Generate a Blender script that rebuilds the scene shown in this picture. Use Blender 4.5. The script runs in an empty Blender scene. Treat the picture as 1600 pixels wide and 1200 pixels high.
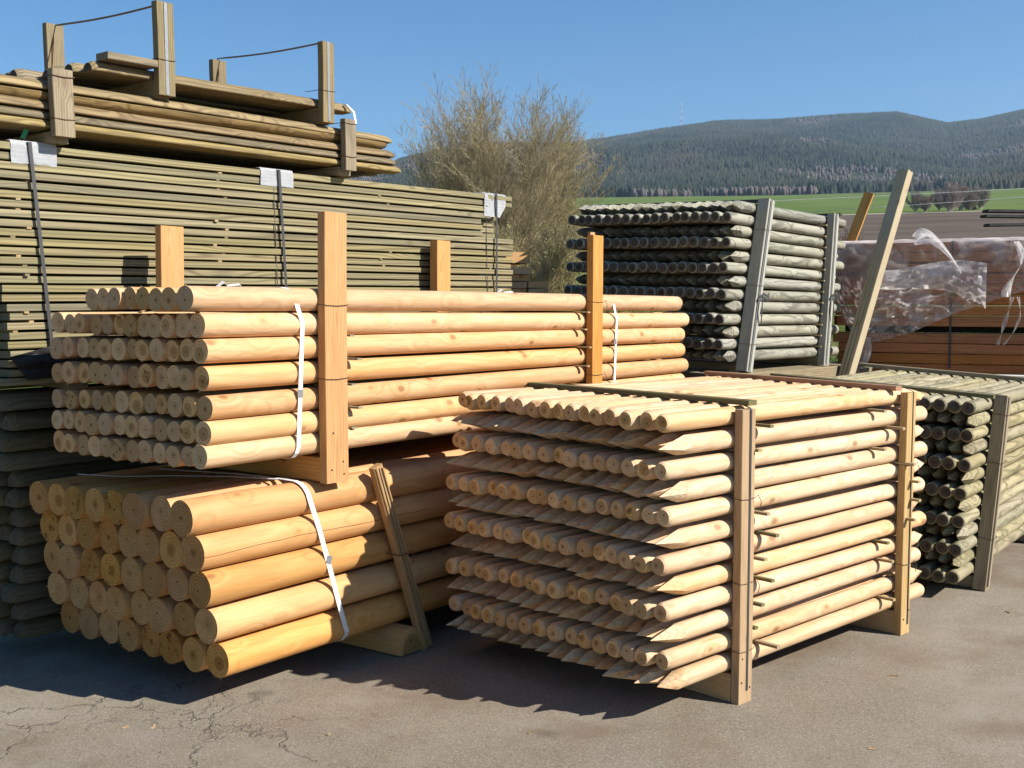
import bpy, bmesh, math, random
import numpy as np
from mathutils import Vector, Matrix, noise as mnoise
R = math.radians
random.seed(7)
scene = bpy.context.scene
COL = scene.collection

# ---------------------------------------------------------------- camera, sky, sun
cam_d = bpy.data.cameras.new('camera')
cam = bpy.data.objects.new('camera', cam_d); COL.objects.link(cam)
cam_d.sensor_width = 36; cam_d.lens = 1740.83/1600*36; cam_d.clip_start = .05; cam_d.clip_end = 20000
cam.matrix_world = Matrix.Translation((0, 0, 1.6)) @ Matrix.Rotation(R(90)-.06769, 4, 'X') @ Matrix.Rotation(.00335, 4, 'Z')
scene.camera = cam
SUN_AZ, SUN_EL = R(-22), R(36)
world = bpy.data.worlds.new('World'); scene.world = world; world.use_nodes = True
wn = world.node_tree.nodes; bg = wn['Background']
sky = wn.new('ShaderNodeTexSky'); sky.sky_type = 'NISHITA'; sky.sun_disc = False
sky.sun_elevation = SUN_EL; sky.sun_rotation = R(90)-SUN_AZ
sky.altitude = 600; sky.air_density = 1.0; sky.dust_density = .1; sky.ozone_density = 3.5
shs = wn.new('ShaderNodeHueSaturation'); shs.inputs['Saturation'].default_value = 1.28; shs.inputs['Value'].default_value = 1.36
world.node_tree.links.new(sky.outputs[0], shs.inputs['Color']); world.node_tree.links.new(shs.outputs[0], bg.inputs[0]); bg.inputs[1].default_value = .052
sd = bpy.data.lights.new('sun', 'SUN'); sd.energy = 5.0; sd.angle = R(.5); sd.color = (1, .955, .88)
so = bpy.data.objects.new('sun', sd); COL.objects.link(so)
sdir = Vector((math.cos(SUN_AZ)*math.cos(SUN_EL), math.sin(SUN_AZ)*math.cos(SUN_EL), math.sin(SUN_EL)))
so.rotation_euler = sdir.to_track_quat('Z', 'Y').to_euler(); so.location = sdir*20
scene.view_settings.view_transform = 'Standard'; scene.view_settings.look = 'None'
scene.view_settings.exposure = .95; scene.view_settings.gamma = 1
scene.render.resolution_x = 1024; scene.render.resolution_y = 768
scene.cycles.transparent_max_bounces = 16; scene.cycles.diffuse_bounces = 3

# ---------------------------------------------------------------- material helpers
class NT:
    def __init__(s, name):
        s.m = bpy.data.materials.new(name); s.m.use_nodes = True
        s.t = s.m.node_tree; s.n = s.t.nodes; s.b = s.n['Principled BSDF']; s.out = s.n['Material Output']
    def node(s, k, **kw):
        n = s.n.new(k)
        for a, v in kw.items(): setattr(n, a, v)
        return n
    def link(s, a, b): s.t.links.new(a, b)
    def inp(s, sock, v):
        if hasattr(v, 'is_output') or isinstance(v, bpy.types.NodeSocket): s.link(v, sock)
        else: sock.default_value = v
    def math(s, op, a, b=0.0, c=None, clamp=False):
        n = s.node('ShaderNodeMath', operation=op, use_clamp=clamp); s.inp(n.inputs[0], a); s.inp(n.inputs[1], b)
        if c is not None: s.inp(n.inputs[2], c)
        return n.outputs[0]
    def vmul(s, v, xyz):
        n = s.node('ShaderNodeVectorMath', operation='MULTIPLY'); s.link(v, n.inputs[0]); n.inputs[1].default_value = xyz; return n.outputs[0]
    def vadd(s, v, w):
        n = s.node('ShaderNodeVectorMath', operation='ADD'); s.link(v, n.inputs[0]); s.inp(n.inputs[1], w); return n.outputs[0]
    def noise(s, v, sc=1.0, det=3.0, rough=.55, dist=0.0, col=False):
        n = s.node('ShaderNodeTexNoise'); s.link(v, n.inputs['Vector']); n.inputs['Scale'].default_value = sc
        n.inputs['Detail'].default_value = det; n.inputs['Roughness'].default_value = rough; n.inputs['Distortion'].default_value = dist
        return n.outputs[1] if col else n.outputs[0]
    def vor(s, v, sc=1.0, feat='F1', rnd=1.0):
        n = s.node('ShaderNodeTexVoronoi', feature=feat); s.link(v, n.inputs['Vector']); n.inputs['Scale'].default_value = sc
        n.inputs['Randomness'].default_value = rnd; return n
    def mix(s, f, a, b, mode='MIX'):
        n = s.node('ShaderNodeMix', data_type='RGBA', blend_type=mode); s.inp(n.inputs[0], f)
        for k, v in ((6, a), (7, b)):
            if isinstance(v, tuple): n.inputs[k].default_value = (*v[:3], 1)
            else: s.link(v, n.inputs[k])
        return n.outputs[2]
    def ss(s, v, a, b, lo=0.0, hi=1.0):
        n = s.node('ShaderNodeMapRange', interpolation_type='SMOOTHSTEP'); s.inp(n.inputs[0], v)
        n.inputs[1].default_value = a; n.inputs[2].default_value = b; n.inputs[3].default_value = lo; n.inputs[4].default_value = hi; return n.outputs[0]
    def bump(s, h, strength=.3, dist=.01):
        n = s.node('ShaderNodeBump'); s.link(h, n.inputs['Height']); n.inputs['Strength'].default_value = strength; n.inputs['Distance'].default_value = dist
        s.link(n.outputs[0], s.b.inputs['Normal'])
    def coords(s):
        tc = s.node('ShaderNodeTexCoord'); oi = s.node('ShaderNodeObjectInfo'); return tc.outputs['Object'], oi.outputs['Random']

def sc3(c, k): return tuple(x*k for x in c)

ALB = .80
def wood(name, light, dark, alt, ring=.007, contrast=.5, knot=(.16, .07, .03), knotamt=1.0, rough=.7, end=False, pith=.0,
         endcol=None, wob=.03, streak=.25, stain=.0, staincol=(.1, .1, .1), soft=2.0, kprob=.5, check=0.0, var=1.0):
    """sawn or round timber: growth rings cut in 3D round a pith along local X, knots, streaks and a tint of its own per object"""
    light, dark, alt = (sc3(q, ALB) for q in (light, dark, alt)); m = NT(name); co, rnd = m.coords()
    cmb = m.node('ShaderNodeCombineXYZ'); m.link(m.math('MULTIPLY', rnd, 93.0), cmb.inputs[0]); m.link(m.math('MULTIPLY', rnd, 31.7), cmb.inputs[1]); m.link(m.math('MULTIPLY', rnd, 57.3), cmb.inputs[2])
    off = cmb.outputs[0]
    s1 = m.vadd(m.vmul(co, (1.6, 7, 7)), off)
    n1 = m.noise(s1, 1.0, 2.0)
    kv = m.vadd(m.vmul(co, (5.5, 9, 9)), off)
    vo = m.vor(kv, 1.0); kon = m.node('ShaderNodeSeparateColor'); m.link(vo.outputs['Color'], kon.inputs[0])
    kd = m.math('ADD', vo.outputs['Distance'], m.math('MULTIPLY', m.math('GREATER_THAN', kon.outputs[0], kprob), 2.0))
    sx = m.node('ShaderNodeSeparateXYZ'); m.link(co, sx.inputs[0])
    # a second random from the first
    r2 = m.math('FRACT', m.math('MULTIPLY', rnd, 17.31)); r3 = m.math('FRACT', m.math('MULTIPLY', rnd, 41.17))
    py = m.math('ADD', sx.outputs[1], m.math('MULTIPLY', m.math('SUBTRACT', r2, .5), .02+pith*.8))
    pz = m.math('ADD', sx.outputs[2], m.math('ADD', m.math('MULTIPLY', m.math('SUBTRACT', r3, .5), .02+pith*.8), pith))
    d = m.math('SQRT', m.math('ADD', m.math('MULTIPLY', py, py), m.math('MULTIPLY', pz, pz)))
    kfall = m.ss(kd, .0, .62, 1.0, 0.0)
    dd = m.math('ADD', d, m.math('MULTIPLY', m.math('SUBTRACT', n1, .5), wob if not end else .006))
    if not end: dd = m.math('ADD', dd, m.math('MULTIPLY', kfall, wob*.55))
    rg = m.math('MULTIPLY_ADD', m.math('SINE', m.math('MULTIPLY', dd, 6.2832/ring)), .5, .5)
    rg = m.math('POWER', rg, soft)
    fine = m.noise(m.vadd(m.vmul(co, (7, 160, 160) if not end else (1, 35, 330)), off), 1.0, 2.0)
    blot = m.noise(m.vadd(m.vmul(co, (2.2, 12, 12)), off), 1.0, 3.0)
    c = m.mix(m.math('MULTIPLY', rg, contrast), light, dark)
    c = m.mix(m.ss(blot, .42, .72, 0, .6), c, alt)
    c = m.mix(m.math('MULTIPLY', m.ss(fine, .45, .75), streak), c, sc3(dark, .8))
    if not end:
        k1 = m.ss(kd, .11, .18, 1.0, 0.0); k2 = m.math('SUBTRACT', m.ss(kd, .18, .38, 1.0, 0.0), k1, clamp=True)
        c = m.mix(m.math('MULTIPLY', k2, .45*knotamt), c, alt)
        kr = m.math('MULTIPLY_ADD', m.math('SINE', m.math('MULTIPLY', kd, 95.0)), .5, .5)
        kn = m.mix(m.math('MULTIPLY', kr, .5), m.mix(m.ss(kd, .04, .18), knot, sc3(alt, .72)), sc3(dark, .7))
        c = m.mix(m.math('MULTIPLY', k1, .8*knotamt), c, kn)
        if check:
            ang = m.math('ARCTAN2', sx.outputs[2], sx.outputs[1])
            av = m.math('ADD', m.math('ADD', ang, m.math('MULTIPLY', rnd, 44.0)), m.math('MULTIPLY', m.noise(m.vadd(m.vmul(co, (1.1, .01, .01)), off), 1.0, 4.0), .9))
            ck_ = m.ss(m.math('ABSOLUTE', m.math('SINE', m.math('MULTIPLY', av, .5))), .004, .016, 1, 0)
            gate = m.ss(m.noise(m.vadd(m.vmul(co, (.9, .01, .01)), off), 1.0, 1.0), .44, .5)
            c = m.mix(m.math('MULTIPLY', m.math('MULTIPLY', ck_, gate), check), c, (.06, .03, .015))
    else:
        # pith dot, radial checks
        dn = m.math('ADD', d, m.math('MULTIPLY', m.math('SUBTRACT', m.noise(m.vadd(m.vmul(co, (1, 45, 45)), off), 1.0, 2.0), .5), .010))
        hr = m.math('SUBTRACT', dn, m.math('MULTIPLY', r2, .026))
        c = m.mix(m.math('MULTIPLY', m.ss(hr, .002, .006, 1, 0), m.ss(r3, .2, .5, .25, .75)), c, sc3(alt, .62))
        c = m.mix(m.ss(d, .0035, .006, .85, 0), c, sc3(dark, .3))
        ang = m.math('ARCTAN2', pz, py)
        chk = m.ss(m.math('ABSOLUTE', m.math('SINE', m.math('ADD', m.math('MULTIPLY', ang, 1.5), m.math('MULTIPLY', rnd, 40.0)))), .0, .03, 1, 0)
        c = m.mix(m.math('MULTIPLY', chk, m.math('MULTIPLY', m.ss(r2, .35, .5), .7)), c, sc3(dark, .4))
        bl2 = m.noise(m.vadd(m.vmul(co, (20, 25, 25)), off), 1.0, 3.0)
        c = m.mix(m.math('MULTIPLY', m.ss(bl2, .55, .68), m.ss(r3, .8, .9, 0, .75)), c, sc3(dark, .35))
    if stain:
        sn = m.noise(m.vadd(m.vmul(co, (3.2, 16, 16)), off), 1.0, 4.0, .6)
        c = m.mix(m.ss(sn, .56, .74, 0, stain), c, staincol)
    # each piece its own tone
    hs = m.node('ShaderNodeHueSaturation'); m.link(c, hs.inputs['Color'])
    m.link(m.math('MULTIPLY_ADD', r2, .24*var, 1-.13*var), hs.inputs['Value']); m.link(m.math('MULTIPLY_ADD', r3, .20*(.9 if end else var), 1.02-.10*(.9 if end else var)), hs.inputs['Saturation']); m.link(m.math('MULTIPLY_ADD', rnd, .010*(.8 if end else var), .5-.005*(.8 if end else var)), hs.inputs['Hue'])
    m.link(hs.outputs[0], m.b.inputs['Base Color'])
    m.b.inputs['Roughness'].default_value = rough; m.b.inputs['Specular IOR Level'].default_value = .25
    m.bump(m.math('ADD', fine, m.math('MULTIPLY', rg, .5)), .35 if not end else .6, .0012 if not end else .002)
    return m.m

def plain(name, col, rough=.6, var=.12, sc=30, metal=0.0, spec=.3, bump=.0):
    m = NT(name); co, rnd = m.coords()
    n = m.noise(co, sc, 4.0)
    m.link(m.mix(m.ss(n, .3, .7), sc3(col, 1-var), sc3(col, 1+var)), m.b.inputs['Base Color'])
    m.b.inputs['Roughness'].default_value = rough; m.b.inputs['Metallic'].default_value = metal; m.b.inputs['Specular IOR Level'].default_value = spec
    if bump: m.bump(n, bump, .002)
    return m.m

M = {}
M['pale'] = wood('pale_peeled_wood', (.76, .545, .335), (.48, .265, .125), (.68, .385, .18), ring=.011, contrast=.42, knotamt=1.0, streak=.35, wob=.028, kprob=.6, knot=(.22, .10, .045))
M['pale_end'] = wood('pale_end_grain', (.70, .455, .23), (.42, .24, .10), (.55, .32, .13), ring=.011, contrast=.5, end=True, streak=.5, rough=.85, var=2.0)
M['yellow'] = wood('yellow_peeled_wood', (.71, .445, .235), (.46, .235, .10), (.64, .345, .145), ring=.011, contrast=.38, knotamt=1.0, streak=.3, wob=.032, stain=.14, staincol=(.25, .14, .08), kprob=.62, check=.3, knot=(.20, .09, .04))
M['yellow_end'] = wood('yellow_end_grain', (.64, .42, .22), (.36, .21, .095), (.50, .28, .11), ring=.012, contrast=.5, end=True, streak=.5, rough=.85, var=2.0)
M['orange'] = wood('orange_log_wood', (.69, .385, .155), (.45, .215, .072), (.61, .305, .10), ring=.014, contrast=.38, knotamt=1.0, streak=.3, wob=.045, kprob=.55, check=.9, knot=(.24, .11, .05))
M['orange_end'] = wood('sawn_log_end', (.54, .31, .115), (.27, .13, .04), (.38, .185, .05), ring=.014, contrast=.5, end=True, streak=.55, rough=.95, var=1.8)
M['grey'] = wood('grey_treated_wood', (.37, .35, .275), (.11, .10, .075), (.26, .24, .175), var=1.6, ring=.012, contrast=.75, knotamt=.6, streak=.35, wob=.045, knot=(.08, .07, .05), soft=3.5, kprob=.45)
M['grey_end'] = wood('grey_end_grain', (.125, .105, .075), (.06, .05, .035), (.09, .07, .05), ring=.006, contrast=.5, end=True, streak=.5, rough=.9)
M['olive'] = wood('olive_treated_wood', (.37, .32, .20), (.12, .10, .052), (.27, .23, .13), var=1.6, ring=.012, contrast=.75, knotamt=.6, streak=.3, wob=.045, knot=(.1, .07, .04), soft=3.5, kprob=.45)
M['board'] = wood('green_treated_board', (.33, .275, .15), (.12, .095, .048), (.185, .17, .095), var=1.3, ring=.014, contrast=.7, knotamt=.9, streak=.35, wob=.07, pith=.06, knot=(.07, .055, .035), stain=.45, staincol=(.15, .16, .11), kprob=.35)
M['board_end'] = wood('green_board_end', (.17, .165, .10), (.09, .09, .06), (.12, .12, .08), ring=.006, contrast=.5, end=True, streak=.5, pith=.04)
M['half'] = wood('olive_brown_half_round', (.30, .225, .115), (.10, .07, .034), (.165, .125, .065), var=2.0, ring=.013, contrast=.7, knotamt=.8, streak=.45, wob=.045, knot=(.09, .06, .03), stain=.6, staincol=(.15, .13, .085), kprob=.4)
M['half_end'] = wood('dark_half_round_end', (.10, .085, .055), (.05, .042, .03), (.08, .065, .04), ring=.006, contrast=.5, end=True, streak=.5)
M['post'] = wood('orange_squared_timber', (.60, .335, .12), (.38, .18, .055), (.50, .25, .08), ring=.013, contrast=.45, knotamt=1.0, streak=.45, wob=.045, pith=.05, kprob=.6)
M['palepost'] = wood('pale_squared_timber', (.58, .395, .20), (.36, .22, .10), (.46, .29, .13), ring=.01, contrast=.6, knotamt=.8, streak=.45, wob=.035, pith=.05, stain=.4, staincol=(.3, .25, .18), kprob=.3)
M['greypost'] = wood('weathered_squared_timber', (.38, .31, .20), (.17, .13, .08), (.27, .21, .13), ring=.01, contrast=.55, knotamt=.5, streak=.6, wob=.03, pith=.05, stain=.5, staincol=(.12, .10, .075), kprob=.3)
M['beam'] = wood('pale_laminated_beam', (.60, .50, .33), (.40, .31, .18), (.50, .40, .24), ring=.01, contrast=.45, knotamt=.6, streak=.4, wob=.03, pith=.05, kprob=.4)
M['prop'] = wood('brown_weathered_stake', (.50, .33, .17), (.24, .14, .065), (.38, .23, .11), ring=.009, contrast=.6, knotamt=.5, streak=.6, wob=.03, pith=.05, kprob=.3)
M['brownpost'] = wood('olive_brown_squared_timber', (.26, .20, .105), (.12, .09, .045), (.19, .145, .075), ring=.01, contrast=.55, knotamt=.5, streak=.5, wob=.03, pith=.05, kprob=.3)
M['olivelath'] = wood('olive_lath_wood', (.20, .175, .08), (.10, .085, .04), (.15, .125, .06), ring=.01, contrast=.4, knotamt=.2, pith=.04)
M['redlath'] = wood('reddish_lath_wood', (.50, .28, .15), (.36, .18, .09), (.42, .22, .10), ring=.01, contrast=.35, knotamt=.2, pith=.04)
M['sticker'] = wood('pale_lath_wood', (.42, .31, .17), (.28, .19, .09), (.34, .24, .12), ring=.008, contrast=.4, knotamt=.0, pith=.04)
M['larch'] = wood('red_brown_plank_wood', (.50, .20, .065), (.24, .08, .025), (.36, .125, .036), ring=.012, contrast=.5, knotamt=.5, streak=.4, wob=.03, pith=.05, kprob=.3)
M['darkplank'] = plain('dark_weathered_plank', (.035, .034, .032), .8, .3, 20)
M['wstrap'] = plain('white_plastic_strap', (.72, .71, .69), .35, .04, 60, spec=.5)
M['bstrap'] = plain('black_plastic_strap', (.035, .034, .034), .5, .1, 60, spec=.5)
M['steel'] = plain('galvanised_strap', (.25, .255, .26), .4, .08, 60, .4)
M['wire'] = plain('rusty_binding_wire', (.10, .055, .035), .6, .3, 200, .4)
M['cord'] = plain('brown_cord', (.22, .12, .06), .8, .2, 100)

# ---------------------------------------------------------------- object helpers
def link(name, data, parent=None, mats=None, mw=None):
    o = bpy.data.objects.new(name, data); COL.objects.link(o)
    if mats and data is not None and not data.materials:
        for mm in mats: data.materials.append(mm)
    if parent: o.parent = parent
    if mw is not None: o.matrix_world = mw
    return o
def tag(o, label=None, cat=None, group=None, kind=None):
    if label: o['label'] = label
    if cat: o['category'] = cat
    if group: o['group'] = group
    if kind: o['kind'] = kind
    return o
def from_bm(bm, name, smooth=None):
    me = bpy.data.meshes.new(name); bm.normal_update(); bm.to_mesh(me); bm.free()
    if smooth is not None:
        me.polygons.foreach_set('use_smooth', [True]*len(me.polygons)); me.set_sharp_from_angle(angle=R(smooth))
    return me
def pydata(name, V, F, smooth=False):
    me = bpy.data.meshes.new(name); me.from_pydata(V, [], F)
    if smooth: me.polygons.foreach_set('use_smooth', [True]*len(me.polygons))
    me.update(); return me
ORD = ['', 'first', 'second', 'third', 'fourth', 'fifth', 'sixth', 'seventh', 'eighth', 'ninth', 'tenth', 'eleventh', 'twelfth', 'thirteenth', 'fourteenth', 'fifteenth', 'sixteenth', 'seventeenth', 'eighteenth', 'nineteenth', 'twentieth', 'twenty-first', 'twenty-second', 'twenty-third', 'twenty-fourth', 'twenty-fifth', 'twenty-sixth']
def nth(i, n, end='bottom'):
    return 'bottom' if i == n else ('top' if i == 1 else ORD[i])

class Frame:
    """a stack's own axes: u along the timber away from the camera, v across towards the back, z up"""
    def __init__(s, x, y, a, su=0, sv=0, zb=0):
        U = Vector((math.cos(a), math.sin(a), su)).normalized(); V = Vector((-math.sin(a), math.cos(a), sv)).normalized()
        N = U.cross(V).normalized(); V = N.cross(U)
        s.m = Matrix(((U.x, V.x, N.x, x), (U.y, V.y, N.y, y), (U.z, V.z, N.z, zb), (0, 0, 0, 1))); s.zb = zb
    def at(s, u, v, z): return s.m @ Matrix.Translation((u, v, z-s.zb))
    def p(s, u, v, z): return s.at(u, v, z).translation

rx = lambda a: Matrix.Rotation(a, 4, 'X')
ry = lambda a: Matrix.Rotation(a, 4, 'Y')
rz = lambda a: Matrix.Rotation(a, 4, 'Z')

def log_mesh(name, L, r, seed, point=0.0, chamfer=0.0, bend=.004, taper=.0, fuzz=0, seg=26, wob=.012, mats=None):
    """a peeled round timber lying along X; chamfered blunt end at -X, blunt or four-cut pointed end at +X"""
    rng = random.Random(seed); bm = bmesh.new()
    n = 12; xs = []
    if chamfer: xs += [(-L/2, .80), (-L/2+chamfer*.35, .88), (-L/2+chamfer, 1.0)]
    else: xs += [(-L/2, .995)]
    x0 = xs[-1][0]; x1 = L/2-(chamfer if (chamfer and not point) else 0)
    for k in range(1, n): xs.append((x0+(x1-x0)*k/n, 1.0))
    xs.append((x1, 1.0 if not (not chamfer and not point) else .995))
    if chamfer and not point: xs += [(L/2-chamfer*.35, .88), (L/2, .80)]
    ph = rng.uniform(0, 9); prev = None; rings = []
    for i, (x, f) in enumerate(xs):
        t = x/L+.5
        cy = bend*math.sin(t*3.1+ph); cz = bend*math.cos(t*2.7+ph*2)*.5
        rr = r*f*(1-taper*(t-.5))
        tilt = 0
        ring = []
        for k in range(seg):
            a = 2*math.pi*k/seg
            w = 1+wob*mnoise.noise(Vector((x*2.2+seed*7, math.cos(a)*1.1, math.sin(a)*1.1)))*2
            dx = 0
            if i in (0, len(xs)-1) and not chamfer: dx = .002*math.cos(a+ph)
            ring.append(bm.verts.new((x+dx, cy+rr*w*math.cos(a), cz+rr*w*math.sin(a))))
        rings.append(ring)
    for a, b in zip(rings, rings[1:]):
        for k in range(seg):
            bm.faces.new((a[k], b[k], b[(k+1) % seg], a[(k+1) % seg]))
    f0 = bm.faces.new(rings[0]); f0.material_index = 1
    f1 = bm.faces.new(list(reversed(rings[-1]))); f1.material_index = 1
    bmesh.ops.recalc_face_normals(bm, faces=bm.faces)
    if point:
        a0 = rng.uniform(0, 6.3)
        ty, tz = rng.uniform(-.12, .12)*r, rng.uniform(-.12, .12)*r
        for k in range(4):
            a = a0+k*math.pi/2+rng.uniform(-.15, .15); pl = point*rng.uniform(.85, 1.12)
            nrm = Vector((r, pl*math.cos(a), pl*math.sin(a))).normalized()
            g = bmesh.ops.bisect_plane(bm, geom=bm.verts[:]+bm.edges[:]+bm.faces[:], plane_co=(L/2+.004, ty, tz), plane_no=nrm, clear_outer=True)
            ed = [e for e in g['geom_cut'] if isinstance(e, bmesh.types.BMEdge)]
            fs = bmesh.ops.contextual_create(bm, geom=ed)['faces']
            for f in fs: f.material_index = 0
    for _ in range(fuzz):      # torn fibres left by the chain saw
        e = -1; a = rng.uniform(0, 6.28) if rng.random() < .4 else rng.gauss(-1.6, .6)
        rr = r*rng.uniform(.90, 1.0); w = rng.uniform(.001, .003); ln = rng.uniform(.004, .014)
        c = Vector((-L/2+.002, bend*math.sin(ph)+rr*math.cos(a), rr*math.sin(a)))
        t = Vector((0, -math.sin(a), math.cos(a)))*w
        tip = c+Vector((rng.uniform(-.014, -.002), math.cos(a)*ln*.9, math.sin(a)*ln*.9))
        vs = [bm.verts.new(c-t), bm.verts.new(c+t), bm.verts.new(tip), bm.verts.new(c+Vector((.004, 0, 0)))]
        for tri in ((0, 1, 2), (1, 3, 2), (3, 0, 2)): bm.faces.new([vs[q] for q in tri])
    me = from_bm(bm, name, 32)
    for mm in mats: me.materials.append(mm)
    return me

def board_mesh(name, L, w, h, seed=0, mats=None, bev=.003, wave=.0, n=10):
    """a sawn piece along X, w along Y, h along Z, softened edges and a little warp"""
    rng = random.Random(seed); bm = bmesh.new(); ph = rng.uniform(0, 9)
    sec = [(-w/2+bev, -h/2), (w/2-bev, -h/2), (w/2, -h/2+bev), (w/2, h/2-bev), (w/2-bev, h/2), (-w/2+bev, h/2), (-w/2, h/2-bev), (-w/2, -h/2+bev)]
    rings = []
    for i in range(n+1):
        x = -L/2+L*i/n; t = i/n
        dy = wave*math.sin(t*4+ph); dz = wave*.7*math.cos(t*3+ph*1.7)
        sk = (rng.uniform(-.002, .002) if i in (0, n) else 0)
        rings.append([bm.verts.new((x+sk, y+dy, z+dz)) for y, z in sec])
    for a, b in zip(rings, rings[1:]):
        for k in range(8): bm.faces.new((a[k], b[k], b[(k+1) % 8], a[(k+1) % 8]))
    bm.faces.new(rings[0]).material_index = 1; bm.faces.new(list(reversed(rings[-1]))).material_index = 1
    bmesh.ops.recalc_face_normals(bm, faces=bm.faces)
    me = from_bm(bm, name)
    for mm in mats: me.materials.append(mm)
    if len(mats) == 1: me.materials.append(mats[0])
    return me

def half_mesh(name, L, w, h, seed, mats, nose=.03, flat_up=False):
    """half-round timber along X: flat face down, domed face up, rounded off at the ends"""
    rng = random.Random(seed); bm = bmesh.new(); ph = rng.uniform(0, 9); seg = 12
    xs = [(-L/2, .72), (-L/2+nose*.4, .9), (-L/2+nose, 1)]+[(-L/2+nose+(L-2*nose)*k/12, 1) for k in range(1, 12)]+[(L/2-nose, 1), (L/2-nose*.4, .9), (L/2, .72)]
    rings = []
    for x, f in xs:
        t = x/L; dy = .004*math.sin(t*5+ph); dz = .004*math.cos(t*4+ph)
        ring = []
        for k in range(seg+1):
            a = math.pi*k/seg
            ring.append(bm.verts.new((x, dy+math.cos(a)*w/2*f, dz-h/2+(math.sin(a)*h)*f+.004)))
        ring.append(bm.verts.new((x, dy-w/2*f*.94, dz-h/2))); ring.append(bm.verts.new((x, dy+w/2*f*.94, dz-h/2)))
        rings.append(ring)
    m = seg+3
    for a, b in zip(rings, rings[1:]):
        for k in range(m): bm.faces.new((a[k], b[k], b[(k+1) % m], a[(k+1) % m]))
    bm.faces.new(rings[0]).material_index = 1; bm.faces.new(list(reversed(rings[-1]))).material_index = 1
    bmesh.ops.recalc_face_normals(bm, faces=bm.faces)
    me = from_bm(bm, name, 40)
    for mm in mats: me.materials.append(mm)
    return me

def tube(name, pts, r, mat, seg=6, flat=None):
    """a wire, cord or (flat=(half width, half thickness, width direction)) strap through world points, origin at the first"""
    pts = [Vector(p) for p in pts]; o0 = pts[0].copy(); bm = bmesh.new(); rings = []
    for i, p in enumerate(pts):
        t = (pts[min(i+1, len(pts)-1)]-pts[max(i-1, 0)]).normalized()
        if flat:
            wd = Vector(flat[2]); wd = (wd-t*wd.dot(t)).normalized(); nn = t.cross(wd)
            ring = [bm.verts.new(p-o0+wd*sx*flat[0]+nn*sy*flat[1]) for sx, sy in ((-1, -1), (1, -1), (1, 1), (-1, 1))]
        else:
            s = Vector((0, 0, 1)) if abs(t.z) < .9 else Vector((1, 0, 0)); a = t.cross(s).normalized(); b = t.cross(a)
            ring = [bm.verts.new(p-o0+a*r*math.cos(6.2832*k/seg)+b*r*math.sin(6.2832*k/seg)) for k in range(seg)]
        rings.append(ring)
    m = len(rings[0])
    for a, b in zip(rings, rings[1:]):
        for k in range(m): bm.faces.new((a[k], b[k], b[(k+1) % m], a[(k+1) % m]))
    bm.faces.new(rings[0]); bm.faces.new(list(reversed(rings[-1])))
    bmesh.ops.recalc_face_normals(bm, faces=bm.faces)
    me = from_bm(bm, name); me.materials.append(mat)
    return link(name, me, mw=Matrix.Translation(o0))

def timber(name, fr, a, b, wv, wt, mat, label, cat, group=None, wave=.002, seed=0, side=(0, 1, 0), bev=.003):
    """a straight sawn piece from stack point a to stack point b; side = stack direction of its wv measure"""
    A = Vector(fr.p(*a)); B = Vector(fr.p(*b)); L = (B-A).length; X = (B-A).normalized()
    S = (fr.m.to_3x3() @ Vector(side))
    if (S-X*S.dot(X)).length < .2: S = fr.m.to_3x3() @ Vector((1, 0, 0))
    S = (S-X*S.dot(X)).normalized(); Z = X.cross(S)
    c = (A+B)/2
    mw = Matrix(((X.x, S.x, Z.x, c.x), (X.y, S.y, Z.y, c.y), (X.z, S.z, Z.z, c.z), (0, 0, 0, 1)))
    me = board_mesh(name, L, wv, wt, seed or random.randint(1, 9999), [M[mat], M[mat]], wave=wave, bev=bev)
    return tag(link(name, me, mw=mw), label, cat, group)

# ---------------------------------------------------------------- ground, fields, hills
def ridge(x, y):
    """outline of the hills, as slope above eye level, against bearing x/y"""
    b = x/y
    B = [-1.2, -.75, -.45, -.25, -.115, -.10, -.060, -.025, .055, .09, .14, .178, .23, .285, .34, .362, .385, .415, .46, .55, .75, 1.2]
    H = [.10, .115, .11, .115, .130, .138, .148, .152, .1535, .158, .165, .1700, .1695, .1715, .1715, .166, .1605, .162, .168, .172, .16, .12]
    return float(np.interp(b, B, H))
def fbm(x, y, s, o=4):
    v = 0; a = 1.0
    for i in range(o): v += a*mnoise.noise(Vector((x/s, y/s, i*7.3))); a *= .5; s *= .5
    return v
def terrain(x, y):
    d = math.hypot(x, y); yy = max(y, 1.0)
    if y < 13.2: return -.03
    if y < 21: z = -.03+2.03*((y-13.2)/7.8)**1.3*(1-max(0, min(1, (x-1.5)/3))*.35)
    elif d < 1500:
        P = [21, 30, 60, 110, 200, 330, 420, 900, 1500]; Z = [2.0, 2.9, 5.0, 8.6, 17.2, 30.0, 35.5, 89, 150]
        z = float(np.interp(d, P, Z)); k = max(0, min(1, (x-1.5)/3)) * max(0, min(1, (60-d)/39)); z *= (1-k*.3)
        z += fbm(x, y, 160, 3)*min(1, (d-21)/300)*.9
    else:
        t = (d-1500)/3000
        r = ridge(x, yy)
        e0 = .0945
        prof = min(1.0, t)**.8
        e = e0+(r-e0)*prof
        hump = .013*math.exp(-((t-.42)/.13)**2)*(fbm(x, y, 900, 2)*.9+.6)
        if t > 1: e = r-.03*(t-1)
        z = d*e+1.6+fbm(x, y, 650, 4)*60*min(1, t*3)*max(0, min(1, (1.0-t)*1.7)) + d*hump
        z = min(z, d*(r-.0090-.004*max(0, 1-t))+1.6)
    return z
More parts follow.
